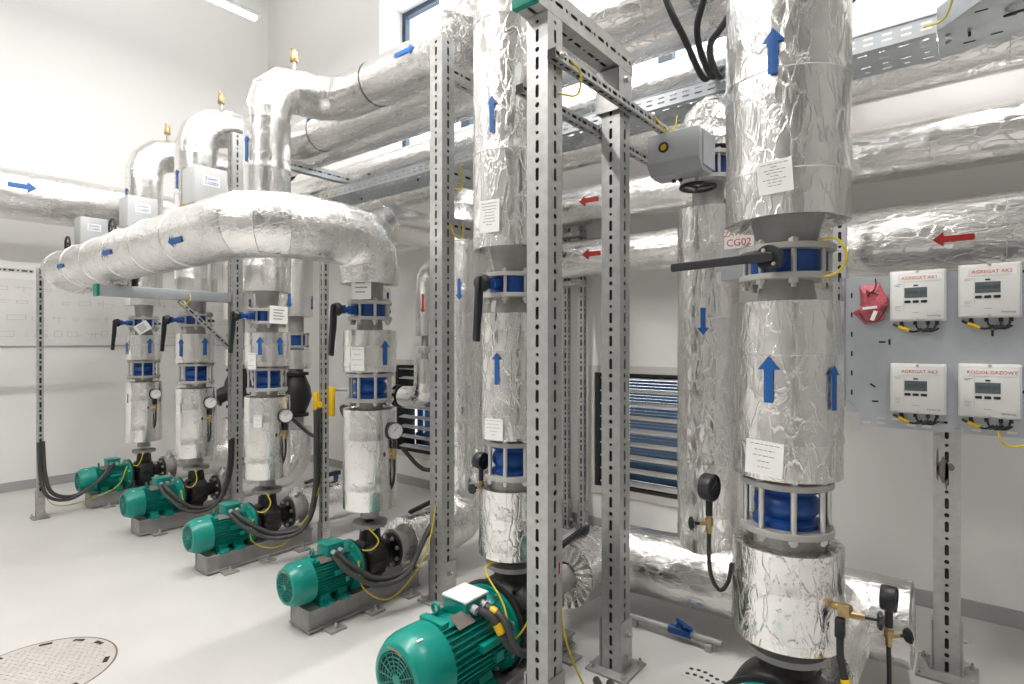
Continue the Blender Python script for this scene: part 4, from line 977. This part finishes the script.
def meter(cx, zt, name_txt, label, zb):
    h = zt - zb; w = .222; yf = 3.397; d = .058
    o = thing('heat_meter', label, 'meter', (cx, yf, zb), 'white heat meters on the panel')
    mb = MB(); mb.box((0, -d * .42, h / 2), (w, d * .84, h), bev=.007); mb.box((0, -d * .88, h / 2), (w * .95, d * .24, h * .95), bev=.006); mb.build('housing', M['meter'], o)
    y = -d - .0005; f = lambda n, x, z, sx, sz, m, p=o, t=.002: MB().box((x, y, z), (sx, t, sz)).build(n, M[m], p)
    lp = f('name_strip', .008, h * .845, w * .76, h * .125, 'white')
    text('label_text', name_txt, .0215 if len(name_txt) < 12 else .0205, M['orange' if 'AK1' in name_txt else 'redink'], lp, (.008, y - .0013, h * .845), (1, 0, 0), (0, 0, 1))
    sc = f('display', -.006, h * .56, w * .40, h * .20, 'lcd', t=.003)
    text('digits', '0000.00', .0245, M['lcdink'], sc, (-.004, y - .0018, h * .56), (1, 0, 0), (0, 0, 1), .0003)
    f('sensor_window', -.006, h * .70, .018, .007, 'plastic')
    for k in (-1, 0, 1): MB().box((-.006 + k * w * .145, y - .001, h * .385), (w * .11, .005, h * .052), bev=.0022).build('button', M['plastic'], o)
    mb = MB()
    for z, L in ((.73, .14), (.70, .10), (.30, .12), (.265, .09), (.22, .10)): mb.box((-w * .5 + .022 + L * w / 2, y, h * z), (L * w, .0012, .0022))
    mb.box((-.006, y, h * .17), (.026, .0012, .003)); mb.box((-w * .235, y, h * .5), (.001, .0012, h * .55)); mb.build('printed_marks', M['inklight'], o)
    text('maker_text', 'kamstrup', .0135, M['ink'], o, (w * .29, y - .0008, h * .105), (1, 0, 0), (0, 0, 1), .0004)
    for z in (h * .965, h * .04): MB().lathe((0, -d + .002, z), (0, -1, 0), [(.0, 0), (.008, 0), (.006, .003), (0, .0025)], 12).build('screw', M['bolt'], o)
    for k in (-.065, -.01, .04, .075): MB().cyl((k, -d * .5, .002), (k, -d * .5, -.018), .008, n=10).build('cable_gland', M['plastic'], o)
    for a, b, m, r_ in ((-.06, -.015, 'rubber', .0045), (-.008, .05, 'rubber', .004), (.042, .0, 'hose', .004), (.072, .02, 'rubber', .005)):
        MB().tube(catmull([(a, -d * .5, -.014), (a + (b - a) * .2, -d * .5 - .004, -.036), (b, -d * .4, -.05), (b + .03, -.004, -.035)], 6), r_, 8).build('lead', M[m], o)
    MB().tube([(-.078, -d * .7, -.024), (-.034, -d * .6, -.044)], .0085, 8).build('cable_marker', M['yellow'], o); MB().tube([(-.098, -d * .7, -.012), (-.076, -d * .7, -.025)], .006, 8).build('lead_end', M['rubber'], o)
meter(-.195, 1.945, 'AGREGAT AK1', 'white heat meter at upper left of the panel, lettered in orange', 1.70)
meter(.070, 1.955, 'AGREGAT AK2', 'white heat meter at upper right of the panel, lettered AGREGAT AK2', 1.71)
meter(-.195, 1.495, 'AGREGAT AK3', 'white heat meter at lower left of the panel, lettered AGREGAT AK3', 1.255)
meter(.070, 1.50, 'KOCIOŁ GAZOWY', 'white heat meter at lower right of the panel, lettered KOCIOŁ GAZOWY', 1.255)
# red bag tied to the panel
o = thing('seal_bag', 'red printed plastic bag tied to the panel left of the upper meter', 'bag', (-.385, 3.39, 1.79))
mb = MB(); rng = random.Random(4); out = [(-.055, .095), (.035, .105), (.05, .06), (.068, .03), (.07, -.01), (.05, -.05), (.06, -.075), (.02, -.095), (-.03, -.10), (-.055, -.07), (-.085, -.04), (-.05, -.01), (-.05, .05)]
N_ = len(out); ctr = mb.add([(0, -.035, 0)]); mid = mb.add([(a * .6, -.03 + rng.uniform(-.008, .008), b * .6) for a, b in out]); ed = mb.add([(a, -.010 + rng.uniform(-.004, .004), b) for a, b in out]); bk = mb.add([(a * .9, .004, b * .9) for a, b in out])
for k in range(N_):
    q = (k + 1) % N_; mb.face((ctr, mid + k, mid + q)); mb.face((mid + k, ed + k, ed + q, mid + q)); mb.face((ed + k, bk + k, bk + q, ed + q))
mb.face(range(bk, bk + N_)); mb.build('bag', M['red'], o, angle=20)
MB().box((-.005, -.041, -.018), (.062, .004, .013), Matrix.Rotation(R(-5), 3, 'Y')).build('paper_strip', M['white'], o)
MB().box((.012, -.038, -.058), (.018, .004, .05), Matrix.Rotation(R(20), 3, 'Y')).build('paper_strip', M['white'], o)
mb = MB(); mb.tube(catmull([(-.02, -.03, .07), (.0, -.045, .058), (.018, -.03, .085), (.015, -.0, .13)], 6), .003, 6); mb.tube([(-.015, -.035, .04), (.0, -.045, .058), (.03, -.03, .045)], .003, 6); mb.tube(catmull([(-.055, -.02, -.04), (-.02, -.04, -.085), (.03, -.035, -.08), (.062, -.02, -.02)], 6), .0028, 6); mb.build('wire_tie', M['rubber'], o)

# ------------------------------------------------------------------ cables and earth wires at the pumps
def conduit(label, pts, r=.017, m='hose', marks=()):
    return cable(label, pts, r, m, 'cable', 'dark motor supply cables', 10, 10)
def pumpcables(i, pts, label):
    conduit(label + ', upper strand', pts); conduit(label + ', lower strand', [V(p) + V((.02, -.035, -.02 if 0 < k < len(pts) - 1 else -.005)) for k, p in enumerate(pts)], .015)
xg = .09
def gl(i, dy=-.30): return V((XS[i] + xg, YC + dy, .40))
pumpcables(0, [gl(0), (XS[0] + .15, 1.80, .30), (XS[0] + .10, 1.60, .16), (-6.50, 1.42, .22), (-6.54, 1.37, .40), (-6.548, 1.355, .70)], 'dark cable from the first pump motor to the thin post')
pumpcables(1, [gl(1), (XS[1] + .18, 1.93, .33), (XS[1] + .28, 2.06, .20), (XS[1] + .34, 2.24, .22), (-5.07, 2.35, .45), (-5.085, 2.38, .75)], 'dark cable looping from the second pump motor to the bracket post')
pumpcables(2, [gl(2), (XS[2] + .16, 1.96, .33), (XS[2] + .24, 2.12, .22), (XS[2] + .33, 2.32, .25), (-3.83, 2.42, .50), (-3.80, 2.41, .85), (-3.80, 2.41, 1.10)], 'dark cable from the third pump motor to the slim post')
pumpcables(3, [gl(3), (XS[3] + .16, 1.96, .32), (XS[3] + .22, 2.10, .22), (XS[3] + .27, 2.28, .24), (-2.62, 2.42, .42), (-2.595, 2.56, .60), (-2.56, 2.58, .85)], 'dark cable from the fourth pump motor to the middle post')
g5 = V((XS[4] + .10, YC - .36, .432))
def marker(o, pts, a, b, r):
    q = catmull(pts, 10)[a:b]; MB().tube(local(q, pts[0]), r, 10).build('cable_marker', M['yellow'], o)
for nm, dy, dx, rr in (('left', 0, 0, .018), ('right', .05, .035, .016)):
    pts = [g5 + V((0, dy, 0)), (XS[4] + .16 + dx, 1.87 + dy * .5, .40), (XS[4] + .23 + dx, 1.90, .29), (XS[4] + .29 + dx * .5, 1.98, .26), (-1.455 + dx, 2.005, .40), (-1.462 + dx, 1.985, .70), (-1.462 + dx, 1.985, 1.6), (-1.462 + dx, 1.985, 2.55)]
    marker(conduit('thick dark cable looping from the fifth pump motor up the nearest post, %s strand' % nm, pts, rr), pts, 12 if nm == 'left' else 3, 16 if nm == 'left' else 7, rr + .003)
def earth(label, pts, r=.0045): return cable(label, pts, r, 'earth', 'wire', 'yellow-green earthing wires', 8, 6, name='earth_wire')
earth('earth wire from first pump motor drooping to the thin post', [(XS[0] + .10, 2.02, .36), (XS[0] + .16, 1.90, .18), (XS[0] + .05, 1.60, .07), (-6.52, 1.40, .14), (-6.56, 1.34, .40)])
earth('short earth wire arching over the coupling of the first pump', [(XS[0] + .06, 2.05, .37), (XS[0] + .13, 2.10, .36), (XS[0] + .13, 2.14, .44), (XS[0] + .10, 2.16, .485)])
earth('short earth wire arching over the coupling of the second pump', [(XS[1] + .06, 2.05, .37), (XS[1] + .14, 2.10, .34), (XS[1] + .16, 2.14, .40), (XS[1] + .10, 2.15, .485)])
earth('short earth wire arching over the coupling of the third pump', [(XS[2] + .06, 2.05, .37), (XS[2] + .14, 2.10, .36), (XS[2] + .16, 2.14, .42), (XS[2] + .10, 2.14, .485)])
earth('short earth wire arching over the coupling of the fourth pump', [(XS[3] + .06, 2.05, .37), (XS[3] + .14, 2.10, .37), (XS[3] + .16, 2.14, .42), (XS[3] + .09, 2.12, .485)])
earth('long earth wire from third pump motor drooping to the slim post', [(XS[2] + .13, 2.02, .33), (XS[2] + .17, 2.00, .18), (XS[2] + .28, 2.15, .13), (-3.84, 2.36, .32), (-3.80, 2.425, .52)])
earth('long earth wire from fourth pump motor drooping to the middle post', [(XS[3] + .13, 2.02, .33), (XS[3] + .18, 2.02, .18), (XS[3] + .26, 2.16, .10), (-2.58, 2.36, .30), (-2.545, 2.43, .62)])
earth('long earth wire from second pump motor drooping to the bracket post', [(XS[1] + .13, 2.02, .33), (XS[1] + .24, 2.05, .16), (XS[1] + .33, 2.25, .18), (-5.09, 2.37, .48)])
earth('earth wire hanging in a loop beside the fifth pump motor flange', [(XS[4] + .05, 2.12, .56), (XS[4] - .02, 2.02, .53), (XS[4] + .12, 1.98, .42), (XS[4] + .20, 1.95, .30), (XS[4] + .27, 1.96, .38), (-1.445, 1.95, .52), (-1.43, 1.95, .66)])
earth('earth wire dropping to the floor from the nearest tall post', [(PX + .05, 1.93, .66), (PX + .055, 1.95, .45), (PX + .07, 2.02, .25), (PX + .12, 2.10, .06), (PX + .22, 2.08, .012)])
tag(MB().tube([(PX + .05, 1.93, .70), (PX + .05, 1.93, .655)], .008, 8).build('cable_lug', M['redpaint']), 'red cable lug on the side of the nearest tall post', 'cable lug')
for nm, pts in (('earth wire loop at the top rail of the nearest post', [(PX + .10, 1.95, 2.74), (PX + .12, 1.99, 2.70), (PX + .11, 1.98, 2.61), (PX + .06, 1.92, 2.61)]),
                ('earth wire loop where the rail meets the cable tray', [(PX + .10, 2.72, 2.76), (PX + .12, 2.80, 2.71), (PX + .13, 2.88, 2.715), (PX + .12, 2.96, 2.78), (PX + .11, 3.0, 2.84)]),
                ('earth wire loop at the middle rail of the middle post', [(-2.50, 2.58, 2.73), (-2.49, 2.60, 2.58), (-2.50, 2.53, 2.56), (-2.51, 2.51, 2.62)]),
                ('earth wire loop at the lower rail of the middle post', [(-2.51, 2.50, 2.36), (-2.48, 2.52, 2.26), (-2.49, 2.60, 2.26), (-2.51, 2.62, 2.36)]),
                ('earth wire loop on the bracket arm beside the second pump column', [(-5.10, 2.03, 2.00), (-5.07, 2.02, 1.95), (-5.07, 1.97, 1.91), (-5.09, 1.95, 1.93)]),
                ('earth wire loop at the valve flanges of the sixth column', [(-.385, 2.12, 1.94), (-.335, 2.12, 1.935), (-.31, 2.12, 1.88), (-.335, 2.12, 1.83), (-.385, 2.12, 1.815)]),
                ('earth wire loop at the left end of the cable tray', [(-5.15, 3.31, 3.12), (-5.10, 3.29, 3.04), (-4.98, 3.29, 3.05), (-4.92, 3.31, 3.12)]),
                ('earth wire loop at the flared tray at top right', [(-.17, 3.325, 3.09), (-.08, 3.20, 3.06), (-.02, 3.02, 3.17), (.02, 3.0, 3.02), (.10, 3.0, 3.02), (.18, 3.01, 3.12)]),
                ('short earth wire under the bottom right meter', [(.10, 3.33, 1.20), (.11, 3.32, 1.16), (.14, 3.33, 1.14), (.20, 3.35, 1.15)])): earth(nm, pts)
cable('dark hose curving from the third column gauge to the slim post', [(-4.05, 2.34, 1.02), (-4.03, 2.45, .905), (-3.96, 2.5, .865), (-3.87, 2.49, .93), (-3.83, 2.50, 1.10)], .014, 'hose', group='dark hoses between columns')
cable('dark hose curving from the fourth column gauge to the middle post', [(-2.78, 2.36, .93), (-2.80, 2.5, .80), (-2.76, 2.55, .765), (-2.66, 2.57, .80), (-2.60, 2.57, .90)], .014, 'hose', group='dark hoses between columns')
cable('dark cables lying on the floor behind the nearest post, left strand', [(-1.36, 2.32, .02), (-1.24, 2.20, .022), (-1.15, 2.02, .022), (-1.05, 1.7, .022)], .018, 'hose', group='floor cables')
cable('dark cables lying on the floor behind the nearest post, right strand', [(-1.30, 2.34, .02), (-1.18, 2.22, .022), (-1.10, 2.04, .022), (-1.00, 1.7, .022)], .018, 'hose', group='floor cables')
# drain cock with cable at the sixth column
o = thing('drain_cock', 'brass drain cock with black knob and cable at the lower right of the sixth column', 'drain cock', (-.335, 2.10, .735))
mb = MB(); mb.cyl((-.03, .02, 0), (.04, 0, .01), .012, n=10); mb.box((.02, 0, .0), (.035, .03, .04), bev=.004); mb.cyl((.03, 0, -.01), (.075, .01, -.01), .011, n=8); mb.build('valve_body', M['brass'], o)
mb = MB(); mb.cyl((.072, .01, -.01), (.11, .015, -.01), .005, n=8); mb.lathe((.108, .015, -.01), (1, .1, 0), [(0, 0), (.02, 0), (.03, .006), (.03, .014), (.012, .02), (0, .02)], 8); mb.build('knob', M['plastic'], o)
MB().box((.01, -.01, -.055), (.028, .03, .06), bev=.004).build('sensor_plug', M['plastic'], o)
MB().tube(catmull([(.01, -.01, -.08), (.015, -.02, -.16), (.05, -.05, -.28), (.10, -.12, -.45)], 8), .011, 10).build('sensor_cable', M['rubber'], o)
MB().tube([(.028, -.035, -.205), (.045, -.047, -.255)], .0145, 10).build('cable_marker', M['yellow'], o)

# ------------------------------------------------------------------ floor things
o = thing('manhole_cover', 'round pale manhole cover with rusty rim set in the floor', 'manhole cover', (-3.53, .70, 0)); mb = MB()
mb.lathe((0, 0, 0), (0, 0, 1), [(0, .003), (.318, .003), (.322, .001)], 64); mb.build('cover', M['manhole'], o)
MB().lathe((0, 0, 0), (0, 0, 1), [(.322, .0008), (.324, .002), (.329, .002), (.331, .0008)], 64).build('rim', M['rust'], o)
mb = MB()
for a in range(-9, 10):
    for b in range(-9, 10):
        x, y = a * .03, b * .03 + (.015 if a % 2 else 0)
        if math.hypot(x, y) < .28: mb.box((x, y, .0042), (.018, .005, .0026), Matrix.Rotation(R(25 if (a + b) % 2 else -65), 3, 'Z'))
mb.build('tread_pattern', M['manhole'], o)
for an in (60, 15, -20, 105, 130, 160, 200, 250, 300):
    a = R(an); MB().box((math.cos(a) * .29, math.sin(a) * .29, .0036), (.022, .055, .0016), Matrix.Rotation(a, 3, 'Z')).build('lift_slot', M['dark'], o)
o = thing('drain_pipe', 'thin grey pipe with blue ball valve lying on the floor under the suction header', 'pipe', (-1.55, 2.93, .05))
MB().tube([(0, 0, 0), (.56, .02, 0)], .016, 12).build('tube', M['pvc'], o); mb = MB(); mb.cyl((.28, .01, 0), (.40, .014, 0), .024, n=12); mb.box((.34, .012, .03), (.03, .03, .03), bev=.004); mb.box((.37, .0, .048), (.10, .02, .010), Matrix.Rotation(R(20), 3, 'Y')); mb.build('ball_valve', M['blue'], o)
for x in (.08, .5): MB().box((x, .004, -.032), (.03, .04, .036)).build('clip', M['pvc'], o)
o = thing('floor_drain', 'flat floor drain plate with dark round holes beside the sixth pump', 'floor drain', (-.93, 2.72, 0))
MB().box((-.002, -.022, .0008), (.30, .12, .0016)).build('plate', M['floor'], o); mb = MB()
for k in range(9):
    for j in range(2): mb.lathe((-.13 + k * .032, -.05 + j * .05 + .012 * math.sin(k), .0018), (0, 0, 1), [(0, .0004), (.010, .0004), (.011, 0)], 12)
mb.build('hole', M['dark'], o)

# ------------------------------------------------------------------ light, world, camera
w = bpy.data.worlds.new('sky'); bpy.context.scene.world = w; w.use_nodes = True
bg = w.node_tree.nodes['Background']; bg.inputs[0].default_value = (.80, .90, 1., 1); bg.inputs[1].default_value = 4.5
def portal(x0, x1, z0, z1):
    l = bpy.data.lights.new('window_portal', 'AREA'); l.shape = 'RECTANGLE'; l.size = x1 - x0; l.size_y = z1 - z0; l.cycles.is_portal = True
    o = bpy.data.objects.new('window_portal', l); C.objects.link(o); o.location = ((x0 + x1) / 2, YB + WT + .02, (z0 + z1) / 2); o.rotation_euler = (R(-90), 0, 0)
portal(*WIN)
cam = bpy.data.cameras.new('camera'); cam.sensor_width = 36; cam.lens = 569 / 1024 * 36; cam.clip_start = .02
co = bpy.data.objects.new('camera', cam); C.objects.link(co); co.location = (0, 0, 1.6); co.rotation_euler = (R(90), 0, R(38.8))
sc = bpy.context.scene; sc.camera = co
vs = sc.view_settings; vs.view_transform = 'Standard'; vs.look = 'None'; vs.exposure = .40; vs.gamma = 1; vs.use_curve_mapping = False
sc.cycles.max_bounces = 10; sc.cycles.diffuse_bounces = 5; sc.cycles.glossy_bounces = 5
